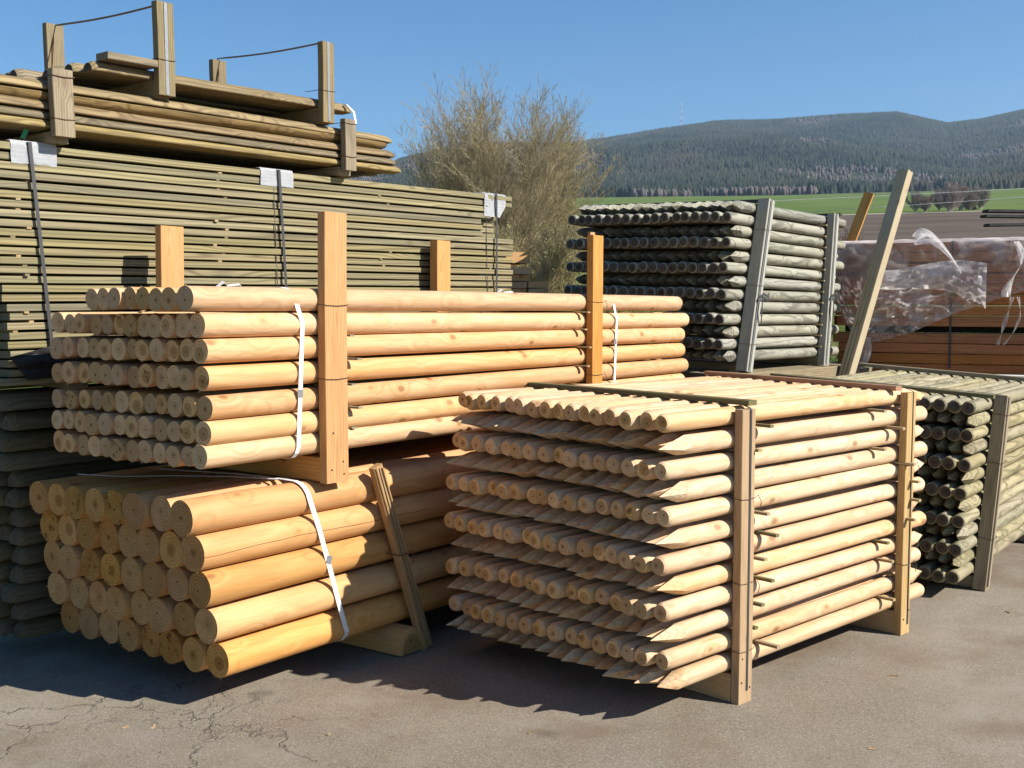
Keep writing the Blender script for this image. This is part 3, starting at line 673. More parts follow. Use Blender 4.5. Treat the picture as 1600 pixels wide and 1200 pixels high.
for k in range(NB-1):
    for uu in (.09+.02*rr.random(), 1.2, 2.35+.1*rr.random(), 3.45):
        if rr.random() < .4:
            z = zt7-pb*(k+1); u_ = uu+rr.uniform(-.05, .05)
            timber('spacer_lath', S7, (u_, rr.choice((-.006, .004, .006)), z), (u_, .45, z), .022, .0106, rr.choice(('brownpost', 'sticker')), f'thin spacer lath between the {ORD[k+1]} and {ORD[k+2]} board rows, {"left end" if uu < .5 else "left of middle" if uu < 2 else "right of middle" if uu < 3 else "right end"}', 'lath', 'spacer laths of the green boards', side=(1, 0, 0), bev=.0008, wave=0)
# black straps with paper tickets on top
lab = NT('printed_paper'); lc = lab.node('ShaderNodeTexCoord').outputs['Object']; ls = lab.node('ShaderNodeSeparateXYZ'); lab.link(lc, ls.inputs[0])
ln = lab.math('GREATER_THAN', lab.math('SINE', lab.math('MULTIPLY', ls.outputs[2], 330.0)), .93)
c = lab.mix(lab.math('MULTIPLY', ln, .35), (.58, .59, .60), (.25, .29, .36))
lab.link(c, lab.b.inputs['Base Color']); lab.b.inputs['Roughness'].default_value = .7
def ticket(ua, ub, zt, zb, seed, label, notch=False):
    bm = bmesh.new(); nx, nz = 10, 12; rngt = random.Random(seed); org = S7.p((ua+ub)/2, -.01, zt); gr = []
    tot = .10+(zt-zb)
    for j in range(nz+1):
        s_ = tot*j/nz; row = []
        for i in range(nx+1):
            u = ua+(ub-ua)*i/nx
            if s_ < .10: v, z = .10-s_, zt+.003+.012*mnoise.noise(Vector((u*20, s_*10, seed)))*(1-s_/.10)
            else: v, z = -.006-.012*abs(mnoise.noise(Vector((u*9, s_*12, seed+5)))), zt-(s_-.10)
            if notch and j > nz*.7: u = min(u, ub-(j-nz*.7)*.018)
            if j == nz: z += .008*mnoise.noise(Vector((u*25, 0, seed)))
            row.append(bm.verts.new(S7.p(u, v, z)-org))
        gr.append(row)
    for j in range(nz):
        for i in range(nx): bm.faces.new((gr[j][i], gr[j][i+1], gr[j+1][i+1], gr[j+1][i]))
    r_ = bmesh.ops.solidify(bm, geom=bm.faces[:], thickness=.0008)
    tag(link('paper_ticket', from_bm(bm, 'paper_ticket'), mats=[lab.m], mw=Matrix.Translation(org)), label, 'ticket', 'white paper tickets on the green boards')
ticket(.058, .276, 2.344, 2.244, 1, 'white paper ticket on the left end of the tall board stack')
ticket(1.464, 1.694, 2.344, 2.250, 2, 'white paper ticket at the middle of the tall board stack')
ticket(3.380, 3.615, 2.344, 2.185, 3, 'longest white paper ticket, at the right end of the tall board stack', True)
for ut, ub_, nm in ((.142, .228, 'left'), (1.585, 1.640, 'middle'), (3.50, 3.492, 'right')):
    pts = [S7.p(ut, .6, zt7+.004), S7.p(ut, .05, zt7+.006), S7.p(ut, -.019, zt7+.002)]+[S7.p(ut+(ub_-ut)*k/6, -.0195+.002*(k > 3), zt7-.01-(zt7-zb7)*k/6) for k in range(1, 7)]+[S7.p(ub_, .4, zb7-.045)]
    tag(tube('strap', pts, 0, M['bstrap'], flat=(.0085, .0008, X3(S7, (1, 0, 0)))), f'black strap over the {nm} paper ticket, down the tall board stack', 'strap', 'black straps on the green boards')
for u_ in (1.555, 3.40): tag(tube('cord', [S7.p(u_, -.004, zt7-.09), S7.p(u_+.01, -.004, zt7-.5), S7.p(u_+.02, -.004, zb7+.1)], .003, M['bstrap']), f'thin black cord beside the {"middle" if u_ < 2 else "right"} strap of the tall board stack', 'cord')
# torn black sheet hanging at the lower left corner
bm = bmesh.new(); org = S7.p(.10, -.02, 1.36); gr = []
for j in range(9):
    row = []
    for i in range(13):
        s_, q_ = i/12, j/8; u = .085+.42*s_-.08*(1-q_)*(1-s_); z = 1.375+.02*s_-(.11)*q_+.085*s_*(1-q_)
        row.append(bm.verts.new(S7.p(u, -.022-.03*abs(mnoise.noise(Vector((u*11, z*16, 2)))), z)-org))
    gr.append(row)
for j in range(8):
    for i in range(12): bm.faces.new((gr[j][i], gr[j][i+1], gr[j+1][i+1], gr[j+1][i]))
bmesh.ops.solidify(bm, geom=bm.faces[:], thickness=.001)
tag(link('black_sheet', from_bm(bm, 'black_sheet'), mats=[M['bstrap']], mw=Matrix.Translation(org)), 'torn glossy black plastic sheet at the lower left corner of the green boards', 'sheet')
tag(tube('strap', [S7.p(.30, -.05, 1.315), S7.p(.38, -.06, 1.325), S7.p(.50, -.055, 1.352), S7.p(.62, -.05, 1.375)], 0, M['wstrap'], flat=(.0025, .0006, X3(S7, (0, 0, 1)))), 'thin pale string across the torn black sheet', 'string')
timber('plank', S7, (-.05, .62, 1.219), (3.65, .62, 1.219), .10, .072, 'brownpost', 'dark plank added lengthwise to black out the gap under the green boards', 'plank')  # added backing, keeps sunlit grass from showing through the shaded gap
# runners and the dark stack below
for u, nm in ((.35, 'left'), (1.8, 'middle'), (3.3, 'right')): timber('runner', S7, (u, 0, 1.232), (u, .9, 1.232), .1, .046, 'greypost', f'runner between the green boards and the dark slabs, {nm}', 'runner', 'runners under the green boards')
M['slab'] = wood('shade_darkened_slab', (.13, .10, .05), (.06, .045, .02), (.09, .075, .035), ring=.012, contrast=.6, knotamt=.6, streak=.5, wob=.04)  # old brown timber, colour lowered further to carry the shade on this stack
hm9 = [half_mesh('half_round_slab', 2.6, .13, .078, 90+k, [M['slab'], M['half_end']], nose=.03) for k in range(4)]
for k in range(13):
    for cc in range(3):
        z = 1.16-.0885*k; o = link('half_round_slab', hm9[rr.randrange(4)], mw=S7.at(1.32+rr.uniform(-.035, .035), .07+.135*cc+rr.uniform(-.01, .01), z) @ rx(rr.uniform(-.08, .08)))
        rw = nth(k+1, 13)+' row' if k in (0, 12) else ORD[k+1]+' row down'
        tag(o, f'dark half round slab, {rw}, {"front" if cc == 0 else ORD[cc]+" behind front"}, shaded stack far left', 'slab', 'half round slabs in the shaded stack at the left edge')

# ---------------------------------------------------------------- stack 8: half-round bundles on top of the boards
hm8 = [half_mesh('half_round_beam', 3.0, .10, .040, 110+k, [M['half'], M['half_end']], nose=.05) for k in range(5)]
zz8 = [2.600, 2.556, 2.512, 2.468, 2.424]; re8 = [2.47, 2.44, 2.50, 2.50, 2.54]
for k in range(5):
    for cc in range(7):
        o = link('half_round_beam', hm8[rr.randrange(5)], mw=S7.at(re8[k]-1.5-rr.uniform(0, .03), [.0, .014, -.006, .004, -.002][k]+.104*cc+rr.uniform(-.006, .006), zz8[k]) @ rx(math.pi*(k == 1)+rr.uniform(-.09, .09)))
        tag(o, f'olive half round beam, {ORD[k+1]} layer down, {"front" if cc == 0 else ORD[cc]+" behind front"}, bundle on the green boards', 'beam', 'beams of the wide top left bundle')
G = 'uprights on top of the green boards'
upright(S7, .266, -.105, -.062, 2.372, 2.672, .10, 'greypost', 'weathered grey upright clamped in front of the wide top left bundle', G)
upright(S7, 2.05, -.105, -.062, 2.370, 2.665, .085, 'greypost', 'grey upright with cord near the right end of the wide top left bundle', G)
for u, nm in ((.266, 'left'), (2.05, 'right')): timber('runner', S7, (u, -.05, 2.372), (u, .72, 2.372), .09, .05, 'greypost', f'short runner under the {nm} part of the wide top left bundle', 'runner', 'runners of the top left bundles')
for u, nm in ((.266, 'left'), (2.05, 'right')):
    for z in (2.64, 2.45): wire_round(S7, u, .10 if u < 1 else .085, -.105, -.062, z, f'{"upper" if z > 2.5 else "lower"} wire round the {nm} weathered upright of the wide top left bundle', ends=False, r=.0022)
hm8b = [half_mesh('half_round_beam', 1.68, .108, .050, 130+k, [M['half'], M['half_end']], nose=.04) for k in range(4)]
for cc in range(8):
    o = link('half_round_beam', hm8b[rr.randrange(4)], mw=S7.at(2.16-.84-rr.uniform(0, .05)-(.10 if cc > 3 else 0), .035+.112*cc, 2.742) @ rx(rr.uniform(-.10, .10)))
    tag(o, f'olive half round beam, {"front" if cc == 0 else ORD[cc]+" behind front"}, small topmost bundle', 'beam', 'beams of the small topmost bundle')
timber('plank', S7, (.52, -.02, 2.785), (.79, -.02, 2.782), .10, .035, 'half', 'short olive plank at the left end of the topmost bundle', 'plank', side=(0, 1, 0))
p_ = upright(S7, .838, -.075, -.03, 2.635, 3.09, .095, 'brownpost', 'tall left upright of the topmost bundle with a pale metal strap', G)
q_ = upright(S7, 1.912, -.075, -.03, 2.633, 3.083, .085, 'brownpost', 'tall right upright of the topmost bundle with a pale metal strap', G)
upright(S7, .76, .80, .84, 2.64, 3.10, .10, 'brownpost', 'shorter back left upright of the topmost bundle, cord tied to it', G)
upright(S7, 1.83, .80, .84, 2.64, 3.085, .10, 'brownpost', 'shorter back right upright of the topmost bundle, cord tied to it', G)
for u, nm in ((.838, 'left'), (1.912, 'right')):
    timber('runner', S7, (u, -.03, 2.670), (u, .8, 2.670), .085, .092, 'brownpost', f'runner under the {nm} part of the topmost bundle', 'runner', 'runners of the top left bundles')
    tag(tube('strap', [S7.p(u, .0, 3.087), S7.p(u, -.077, 3.085), S7.p(u, -.0775, 2.64)], 0, M['steel'], flat=(.009, .0008, X3(S7, (1, 0, 0)))), f'pale metal strap down the {nm} tall upright of the topmost bundle', 'strap', 'metal straps on the tall uprights')
    ub2 = .76 if u < 1 else 1.83; pts = []
    for i in range(11):
        f = i/10; pts.append(S7.p(u+(ub2-u)*f, -.05+.87*f, 3.086+.010*f-.012*math.sin(math.pi*f)))
    pts += [S7.p(ub2-.02, .79, 3.00), S7.p(ub2-.03, .795, 2.86)]
    tag(tube('cord', pts, .0045, M['cord'], flat=(.0045, .0022, X3(S7, (0, .3, 1)))), f'brown cord stretched between the {nm} pair of topmost uprights', 'cord', 'cords between the topmost uprights')
    wire_round(S7, u, .095, -.075, -.03, 2.81, f'thin wire round the {nm} tall upright of the topmost bundle', ends=False, r=.0018)
tag(tube('strap', [S7.p(2.06, .05, 2.72), S7.p(2.09, -.03, 2.765), S7.p(2.12, -.06, 2.72), S7.p(2.13, -.065, 2.66), S7.p(2.08, -.07, 2.62)], 0, M['wstrap'], flat=(.008, .0008, X3(S7, (1, 0, 0)))), 'white strap end hanging from the right end of the topmost bundle', 'strap')
tag(tube('strap', [S7.p(.13, .02, 2.36), S7.p(.14, .0, 2.40)], 0, plain('green_strap', (.02, .2, .1)), flat=(.012, .0008, X3(S7, (1, 0, 0)))), 'green strap stub above the left paper ticket', 'strap')

# ---------------------------------------------------------------- stack 3: grey stakes, rear, on grey planks
S3 = Frame(1.4905, 8.0325, .9134, su=-.0057, sv=.0257, zb=1.1)
r3 = .0405; L3 = 2.12
g3 = [log_mesh('treated_stake', L3, r3, 211+k, point=.14, chamfer=.006, bend=.004, seg=18, mats=[M['grey'], M['grey_end']]) for k in range(5)]
for row in range(13):
    flip = row % 2 == 1
    for c_ in range(17 if row < 8 else 7):
        z = 2.3549-.0916*row+rr.uniform(-.003, .003); v = .0837*c_+rr.uniform(-.003, .003)
        u0 = rr.uniform(-.015, .015)+(.0 if flip else .075)-.003*(row-6)*0+L3/2+.02-.004*row
        o = link('treated_stake', g3[rr.randrange(5)], mw=S3.at(u0, v, z) @ rz(0 if flip else math.pi) @ rx(rr.uniform(0, 6.28))); k = rr.uniform(.96, 1.01); o.scale = (1, k, k)
        tag(o, f"grey treated stake with {'blunt' if flip else 'pointed'} near end, {ORD[c_+1]} from right, {nth(row+1, 13)+' row' if row in (0, 12) else ORD[row+1]+' row down'}, raised rear bundle", 'stake', 'grey stakes in the raised rear bundle')
def leaner(fr, ub, ut, v0, v1, z0, z1, w, mat, label, group):
    return timber('bundle_post', fr, (ub, (v0+v1)/2, z0), (ut, (v0+v1)/2, z1), w, abs(v1-v0), mat, label, 'post', group, side=(1, 0, 0), bev=.002)
G = 'uprights of the raised rear bundle'
M['silver'] = wood('silver_weathered_timber', (.45, .43, .36), (.25, .235, .19), (.35, .33, .27), ring=.012, contrast=.4, knotamt=.3, streak=.6, wob=.02, pith=.05)
pa = leaner(S3, .225, .475, -.135, -.045, 1.145, 2.415, .10, 'silver', 'silver grey upright leaning right, near end of the raised rear bundle', G)
pb_ = leaner(S3, 1.745, 1.81, -.105, -.045, 1.145, 2.41, .11, 'silver', 'silver grey upright at the far end of the raised rear bundle', G)
for o, ub, ut in ((pa, .225, .475), (pb_, 1.745, 1.81)):
    vv = -.1385 if o is pa else -.1085
    add_part(timber('groove_strip', S3, (ub+.012, vv, 1.15), (ut+.012, vv, 2.41), .030, .006, 'darkplank' if False else 'silver', None, None, side=(1, 0, 0), bev=.001), o)
    tag(tube('strap', [S3.p(ub-.02, vv-.002, 1.16), S3.p(ut-.02, vv-.002, 2.41)], 0, M['steel'], flat=(.006, .0012, X3(S3, (1, 0, 0)))), f'grey metal strap down the {"leaning near" if o is pa else "far"} upright of the raised rear bundle', 'strap', 'straps on the silver uprights')
upright(S3, .45, 1.39, 1.44, 1.15, 2.40, .10, 'silver', 'hidden upright behind the raised rear bundle, near end', G)
upright(S3, 1.80, 1.39, 1.44, 1.15, 2.40, .10, 'silver', 'hidden upright behind the raised rear bundle, far end', G)
for u, nm in ((.35, 'near'), (1.76, 'far')):
    timber('runner', S3, (u, -.04, 1.172), (u, 1.40, 1.172), .10, .06, 'greypost', f'dark runner under the {nm} end of the raised rear bundle', 'runner', 'runners of the raised rear bundle')
    timber('top_lath', S3, (u+.1, -.12, 2.407), (u+.14, 1.45, 2.410), .05, .022, 'darkplank', f'dark lath across the top {nm} end of the raised rear bundle', 'lath', 'laths on the raised rear bundle', side=(1, 0, 0))
for k in range(12):
    for u, nm in ((.42-.018*k, 'near'), (1.70+rr.uniform(-.01, .01), 'far')):
        zz = 2.3549-.0916*(k+.5); timber('spacer_lath', S3, (u+.07 if nm == 'near' else u-.02, -.075, zz), (u+.05, 1.36, zz), .022, .011, 'sticker', f'thin lath under the {ORD[k+1]} row of grey stakes, beside the {nm} upright', 'lath', 'laths between the rows of grey stakes', side=(1, 0, 0), bev=.001, wave=.001)
for z, nm, p_, vv in ((2.19, 'upper', .43, -.14), (1.78, 'middle', .345, -.14), (1.35, 'lower', .265, -.14)): wire_round(S3, p_, .104, vv, -.045, z, f'{nm} wire round the leaning silver upright', ends=False, group='wires on the leaning silver upright')
for u, z, vv, nm in ((.36, 1.70, -.15, 'leaning near'), (1.80, 1.73, -.12, 'far')):     # torn straps knotted round the uprights
    pts = [S3.p(u-.07, vv, z-.03), S3.p(u-.02, vv-.015, z+.02), S3.p(u+.03, vv-.02, z), S3.p(u+.07, vv-.015, z+.03), S3.p(u+.05, vv-.02, z-.03), S3.p(u-.03, vv-.015, z-.005), S3.p(u-.05, vv-.02, z-.10), S3.p(u-.03, vv-.01, z-.20)]
    tag(tube('strap_scrap', pts, 0, M['bstrap'], flat=(.011, .001, X3(S3, (.3, 0, 1)))), f'torn black strap knotted round the {nm} silver upright', 'strap scrap', 'torn straps on the silver uprights')
# plank stack carrying it
plk = [board_mesh('plank', 2.5, .21, .10, 300+k, [M['greypost'], M['grey_end']], wave=.004, bev=.004) for k in range(3)]
for k in range(10):
    for cc in range(7 if k == 0 else 2):
        o = link('plank', plk[rr.randrange(3)], mw=S3.at(1.25+rr.uniform(-.06, .06), -.05+.225*cc, 1.088-.109*k))
        tag(o, f"thick grey plank, {nth(k+1, 10)+' layer' if k in (0, 9) else ORD[k+1]+' layer down'}, {'front' if cc == 0 else ORD[cc]+' behind front'}, stack carrying the rear bundle", 'plank', 'thick planks under the raised rear bundle')

# ---------------------------------------------------------------- stack 5: olive stakes at the right edge
S5 = Frame(2.5063, 6.2264, .9353, su=.0016, sv=.0516, zb=0)
g5 = [log_mesh('treated_stake', 2.2, .0385, 411+k, point=.14, chamfer=.008, bend=.004, seg=22, mats=[M['olive'], M['grey_end']]) for k in range(5)]
for row in range(13):
    flip = row % 2 == 0
    for c_ in range(15 if row == 0 else 7):
        z = 1.0546-.0800*row+rr.uniform(-.002, .002); v = .0788*c_+rr.uniform(-.002, .002); u0 = rr.uniform(-.015, .015)+1.1+(.02 if row == 2 else 0)-.004*row
        o = link('treated_stake', g5[rr.randrange(5)], mw=S5.at(u0, v, z) @ rz(0 if flip else math.pi) @ rx(rr.uniform(0, 6.28)))
        tag(o, f"olive treated stake with {'blunt' if flip else 'pointed'} near end, {ORD[c_+1]} from right, {nth(row+1, 13)+' row' if row in (0, 12) else ORD[row+1]+' row down'}, right edge bundle", 'stake', 'olive stakes in the bundle at the right edge')
# rows further back, laid as whole courses of hidden stakes, are left out; their dark ends are what the seventh column hides
G = 'uprights of the right edge bundle'
pc = leaner(S5, .30, .43, -.115, -.042, -.025, 1.105, .105, 'greypost', 'dark olive upright in front of the right edge bundle, steel strap on it', G)
add_part(timber('groove_strip', S5, (.305, -.1175, .0), (.435, -.1175, 1.10), .028, .005, 'greypost', None, None, side=(1, 0, 0), bev=.001), pc)
tag(tube('strap', [S5.p(.275, -.118, .0), S5.p(.40, -.118, 1.10), S5.p(.41, -.02, 1.115), S5.p(.36, 1.2, 1.118)], 0, M['bstrap'], flat=(.006, .001, X3(S5, (1, 0, 0)))), 'dark strap down the upright of the right edge bundle', 'strap')
upright(S5, .35, 1.19, 1.24, -.06, 1.10, .10, 'greypost', 'upright hidden behind the right edge bundle', G)
upright(S5, 1.9, -.10, -.045, .0, 1.10, .10, 'greypost', 'far upright of the right edge bundle, beyond the picture edge', G)
upright(S5, 1.9, 1.19, 1.24, -.06, 1.10, .10, 'greypost', 'far hidden upright behind the right edge bundle', G)
timber('runner', S5, (.32, -.04, .012), (.32, 1.2, -.016), .09, .075, 'greypost', 'dark runner under the near end of the right edge bundle', 'runner', 'runners of the right edge bundle')
timber('runner', S5, (1.9, -.04, .012), (1.9, 1.2, -.016), .09, .075, 'greypost', 'dark runner under the far end of the right edge bundle', 'runner', 'runners of the right edge bundle')
timber('top_lath', S5, (.30, -.06, 1.108), (.28, 1.30, 1.110), .045, .024, 'olivelath', 'olive lath across the near top of the right edge bundle', 'lath', side=(1, 0, 0))
timber('top_lath', S5, (1.90, -.08, 1.108), (1.96, 1.30, 1.112), .055, .030, 'greypost', 'grey rough lath across the far top of the right edge bundle', 'lath', side=(1, 0, 0))
for z, nm in ((1.0, 'upper'), (.72, 'middle'), (.28, 'lower')): wire_round(S5, .30+.115*z, .105, -.12, -.042, z, f'{nm} thin wire round the upright of the right edge bundle', ends=False, group='wires on the dark olive upright')

# ---------------------------------------------------------------- stack 6: red-brown planks under plastic film
S6 = Frame(2.93, 10.0, R(-25))
l6 = [board_mesh('plank', 3.9, .17, .083, 500+k, [M['larch'], M['larch']], wave=.003, bev=.003) for k in range(4)]
def larch(u, v, z, label): return tag(link('plank', l6[rr.randrange(4)], mw=S6.at(u+1.95, v, z)), label, 'plank', 'red brown planks of the covered stack')
for k in range(8):
    for cc in range(6 if k == 0 else 2):
        larch(-.03+rr.uniform(-.05, .04), .09+.175*cc+rr.uniform(-.004, .004), 2.145-.092*k, f"red brown plank, {'top' if k == 0 else ORD[k+1]} layer, {'front' if cc == 0 else ORD[cc]+' behind front'}, upper half of the film covered stack")
for k in range(4):
    for cc in range(2): larch(-.02+rr.uniform(-.05, .04), .09+.175*cc, 1.355-.0885*k, f"red brown plank, {ORD[k+1]} layer below the dark gap, {'front' if cc == 0 else 'second from front'}, film covered stack")
for k in range(10):
    for cc in range(3): larch(-.02+rr.uniform(-.03, .03), -.12+.175*cc, .975-.1*k, f"red brown plank, {nth(k+1, 10)} layer of the lowest wider pile, {'front' if cc == 0 else ORD[cc]+' behind front'}, film covered stack")
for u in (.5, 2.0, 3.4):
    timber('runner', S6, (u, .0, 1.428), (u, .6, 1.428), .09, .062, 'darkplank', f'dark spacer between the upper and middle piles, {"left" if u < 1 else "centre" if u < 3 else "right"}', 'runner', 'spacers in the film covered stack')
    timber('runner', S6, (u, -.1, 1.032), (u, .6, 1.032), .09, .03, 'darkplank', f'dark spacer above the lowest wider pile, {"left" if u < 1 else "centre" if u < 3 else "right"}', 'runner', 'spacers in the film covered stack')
tag(tube('strap', [S6.p(.93, .3, 2.195), S6.p(.93, -.004, 2.19), S6.p(.93, -.004, 1.1)], 0, M['bstrap'], flat=(.008, .001, X3(S6, (1, 0, 0)))), 'dark strap down the front of the film covered stack', 'strap')
tag(tube('pipe', [S6.p(.45, -.17, 1.045), S6.p(1.2, -.165, 1.047), S6.p(2.9, -.17, 1.045)], .018, M['wstrap'], seg=10), 'pale plastic pipe lying along the foot of the film covered stack', 'pipe')
for z_, h__, lb in ((1.428, .060, 'upper'), (1.032, .028, 'lower')):
    timber('plank', S6, (-.0, .40, z_), (3.8, .40, z_), .10, h__, 'darkplank', f'dark plank added lengthwise to black out the {lb} gap of the film covered stack', 'plank')  # dark filler added for the shade in the gaps, hides the grass behind
# plastic film
fl = NT('clear_plastic_film'); fc = fl.node('ShaderNodeTexCoord').outputs['Object']
fl.b.inputs['Base Color'].default_value = (.86, .84, .84, 1); fl.b.inputs['Roughness'].default_value = .28; fl.b.inputs['Specular IOR Level'].default_value = .6
tr = fl.node('ShaderNodeBsdfTransparent'); tl = fl.node('ShaderNodeBsdfTranslucent'); tl.inputs[0].default_value = (.8, .77, .76, 1); m1 = fl.node('ShaderNodeMixShader'); m2 = fl.node('ShaderNodeMixShader')
m1.inputs[0].default_value = .6; fl.link(fl.b.outputs[0], m1.inputs[1]); fl.link(tl.outputs[0], m1.inputs[2])
al = fl.math('MULTIPLY_ADD', fl.ss(fl.noise(fc, 3, 4, .6, .8), .46, .64), .45, .24)
lw = fl.node('ShaderNodeLayerWeight'); lw.inputs[0].default_value = .35
al = fl.math('ADD', al, fl.math('MULTIPLY', lw.outputs['Facing'], .22), clamp=True)
fl.link(al, m2.inputs[0]); fl.link(tr.outputs[0], m2.inputs[1]); fl.link(m1.outputs[0], m2.inputs[2]); fl.link(m2.outputs[0], fl.out.inputs['Surface'])
flm2 = fl.m.copy(); flm2.name = 'bunched_plastic_film'
for n_ in flm2.node_tree.nodes:
    if n_.type == 'MATH' and n_.operation == 'MULTIPLY_ADD' and abs(n_.inputs[2].default_value-.24) < .01: n_.inputs[2].default_value = .42
cov = bpy.data.objects.new('film_cover', None); COL.objects.link(cov); cov.matrix_basis = S6.at(.7, 0, 2.2)
tag(cov, 'torn clear plastic film draped over the red brown planks', 'film')
def sheet(name, grid, org, lab_=None, thick=.0006):
    bm = bmesh.new(); gr = [[bm.verts.new(Vector(p)-org) for p in row] for row in grid]
    for a, b in zip(gr, gr[1:]):
        for i in range(len(a)-1): bm.faces.new((a[i], a[i+1], b[i+1], b[i]))
    me = from_bm(bm, name, 25); o = link(name, me, mats=[fl.m if name in ('front_sheet', 'top_sheet') else flm2], mw=Matrix.Translation(org)); add_part(o, cov)
    if lab_: o['label'] = lab_
    return o
def crump(u, z, s):  # sharp folds
    q = mnoise.noise(Vector((u*s, z*s*1.5-u*1.5, 1.3))); q2 = mnoise.noise(Vector((u*s*2.1+5, z*s*2.9-u*4, 4.1)))
    return (1-min(1, abs(q)*2.2))*.9+(1-min(1, abs(q2)*2.0))*.5
lowU = [-.06, .0, .10, .18, .234, .60, 1.006, 1.416, 1.5, 2.6]; lowZ = [1.75, 1.62, 1.42, 1.33, 1.290, 1.395, 1.585, 1.735, 1.76, 1.95]
grid = []
for j in range(48):
    row = []
    for i in range(96):
        u = -.06+2.6*i/95; zb_ = float(np.interp(u, lowU, lowZ)); f = j/47; z = 2.197-(2.197-zb_)*f
        amp = .012+.085*max(0, min(1, (1.98-z)/.4))*max(0, min(1, (1.45-u)/.6))
        row.append(S6.p(u, -.012-amp*crump(u, z, 5.5), z))
    grid.append(row)
sheet('front_sheet', grid, Vector(S6.p(.7, 0, 2.0)), 'crumpled clear film hanging slantwise over the planks')
grid = [[S6.p(-.06+2.6*i/60, -.012+1.12*j/14, 2.198+.012*abs(mnoise.noise(Vector((i*.25, j*.6, 2))))+.010*(j in (0, 1))) for i in range(61)] for j in range(15)]
sheet('top_sheet', grid, Vector(S6.p(.7, 0, 2.2)), 'film lying flat on top of the planks')
# lifted flap
grid = []
for j in range(22):
    f = j/21; row = []
    for i in range(16):
        g_ = i/15; u = .62+.40*f-.02*g_+.04*math.sin(g_*3)*(1-f); z = 2.20+.075*math.sin(min(1, f*2.2)*1.57)*(1-f)**.6-.29*f*f+(g_-.5)*.15*(1-f)**.5*math.sin(min(1, f*4+.3)*1.57)
        row.append(S6.p(u, -.06-.10*math.sin(f*2.6)-.03*math.sin(g_*9+f*4)-.02*crump(u, z, 9), z))
    grid.append(row)
sheet('lifted_flap', grid, Vector(S6.p(.8, 0, 2.2)), 'corner of film blown up above the planks')
# second loose fold, narrower
grid = []
for j in range(14):
    f = j/13; row = []
    for i in range(30):
        g_ = i/29; u = .26+.95*g_; z = 1.98-.10*math.sin(g_*5+1)*.4-.16*f-.22*g_*g_*(f)
        row.append(S6.p(u, -.07-.05*math.sin(f*3.1)-.05*crump(u, z+2, 7), z))
    grid.append(row)
sheet('loose_fold', grid, Vector(S6.p(.6, 0, 1.9)))
grid = []
for j in range(12):
    f = j/11; grid.append([S6.p(.14+.14*g_/7+.04*math.sin(f*3)-.05*f, -.10-.03*math.sin(g_*1.4), 1.36-.28*f) for g_ in range(8)])
sheet('hanging_tail', grid, Vector(S6.p(.2, 0, 1.3)))
# twisted end at the right
grid = []
for j in range(40):
    f = j/39; w = .012+.05*abs(math.sin(f*4.4+.5)); a = f*7
    uc = 1.43+.05*math.sin(f*5)-.02*f; z = 2.17-.46*f
    grid.append([S6.p(uc+w*(g_/5-.5)*math.cos(a*.5)*1.2, -.08-.03*math.sin(g_*1.9+a), z) for g_ in range(6)])
sheet('twisted_end', grid, Vector(S6.p(1.43, 0, 2.0)))
for k, (du, w) in enumerate(((-.02, .035), (.025, .022))):
    grid = []
    for j in range(26):
        f = j/25; uc = 1.43+du+(.035*math.sin(f*3.1)*(1 if k else -.6))-.10*f*f; z = 1.71-.40*f
        grid.append([S6.p(uc+w*(g_/3-.5)*math.cos(f*6), -.06-.012*math.sin(g_+f*7), z) for g_ in range(4)])
    sheet('dangling_ribbon', grid, Vector(S6.p(1.4, 0, 1.5)))
# leaning beams
b1 = timber('leaning_beam', S6, (-.048, -.98, .03), (.52, .06, 2.80), .115, .075, 'beam', 'long pale laminated beam leaning against the film covered stack', 'beam', side=(.87, -.5, 0), wave=.001)
for q in (-.020, .018):
    n_ = Vector((-.5, -.87, 0)); e_ = Vector((.87, -.5, 0)); o_ = n_*.0385+e_*q
    add_part(timber('glue_line', S6, (-.048+o_.x, -.98+o_.y, .06), (.52+o_.x, .06+o_.y, 2.79), .006, .003, 'greypost', None, None, side=(.87, -.5, 0), bev=.0008, wave=0), b1)
timber('leaning_beam', S6, (.035, .33, 2.215), (.185, .37, 2.66), .085, .05, 'post', 'short orange beam end standing tilted behind the long pale beam', 'beam', side=(1, 0, 0), wave=.001)

# small light timbers past the right end of the green boards
S11 = Frame(-.055, 9.1, R(103))
for k in range(20):
    if k == 0: z, h_, ws = 2.015, .088, [(.0, .20)]
    elif k < 5: z, h_, ws = 1.905-.056*(k-1), .050, ([(.0, .22)] if k < 3 else [(-.0, .16), (.17, .16)])
    else: z, h_, ws = 1.63-.112*(k-5), .105, [(0, .16), (.17, .16)]
    if z < .04: break
    for q, (v_, w_) in enumerate(ws):
        tag(link('squared_timber', board_mesh('squared_timber', 2.6, w_, h_, 700+k*2+q, [M['yellow'], M['yellow']], wave=.002), mw=S11.at(1.3+rr.uniform(-.02, .02), -v_-.10, z)),
            f'light squared timber, {"top" if k == 0 else ORD[k+1]} layer{", right one" if q else ""}, small stack past the green boards', 'timber', 'light timbers of the small far stack')

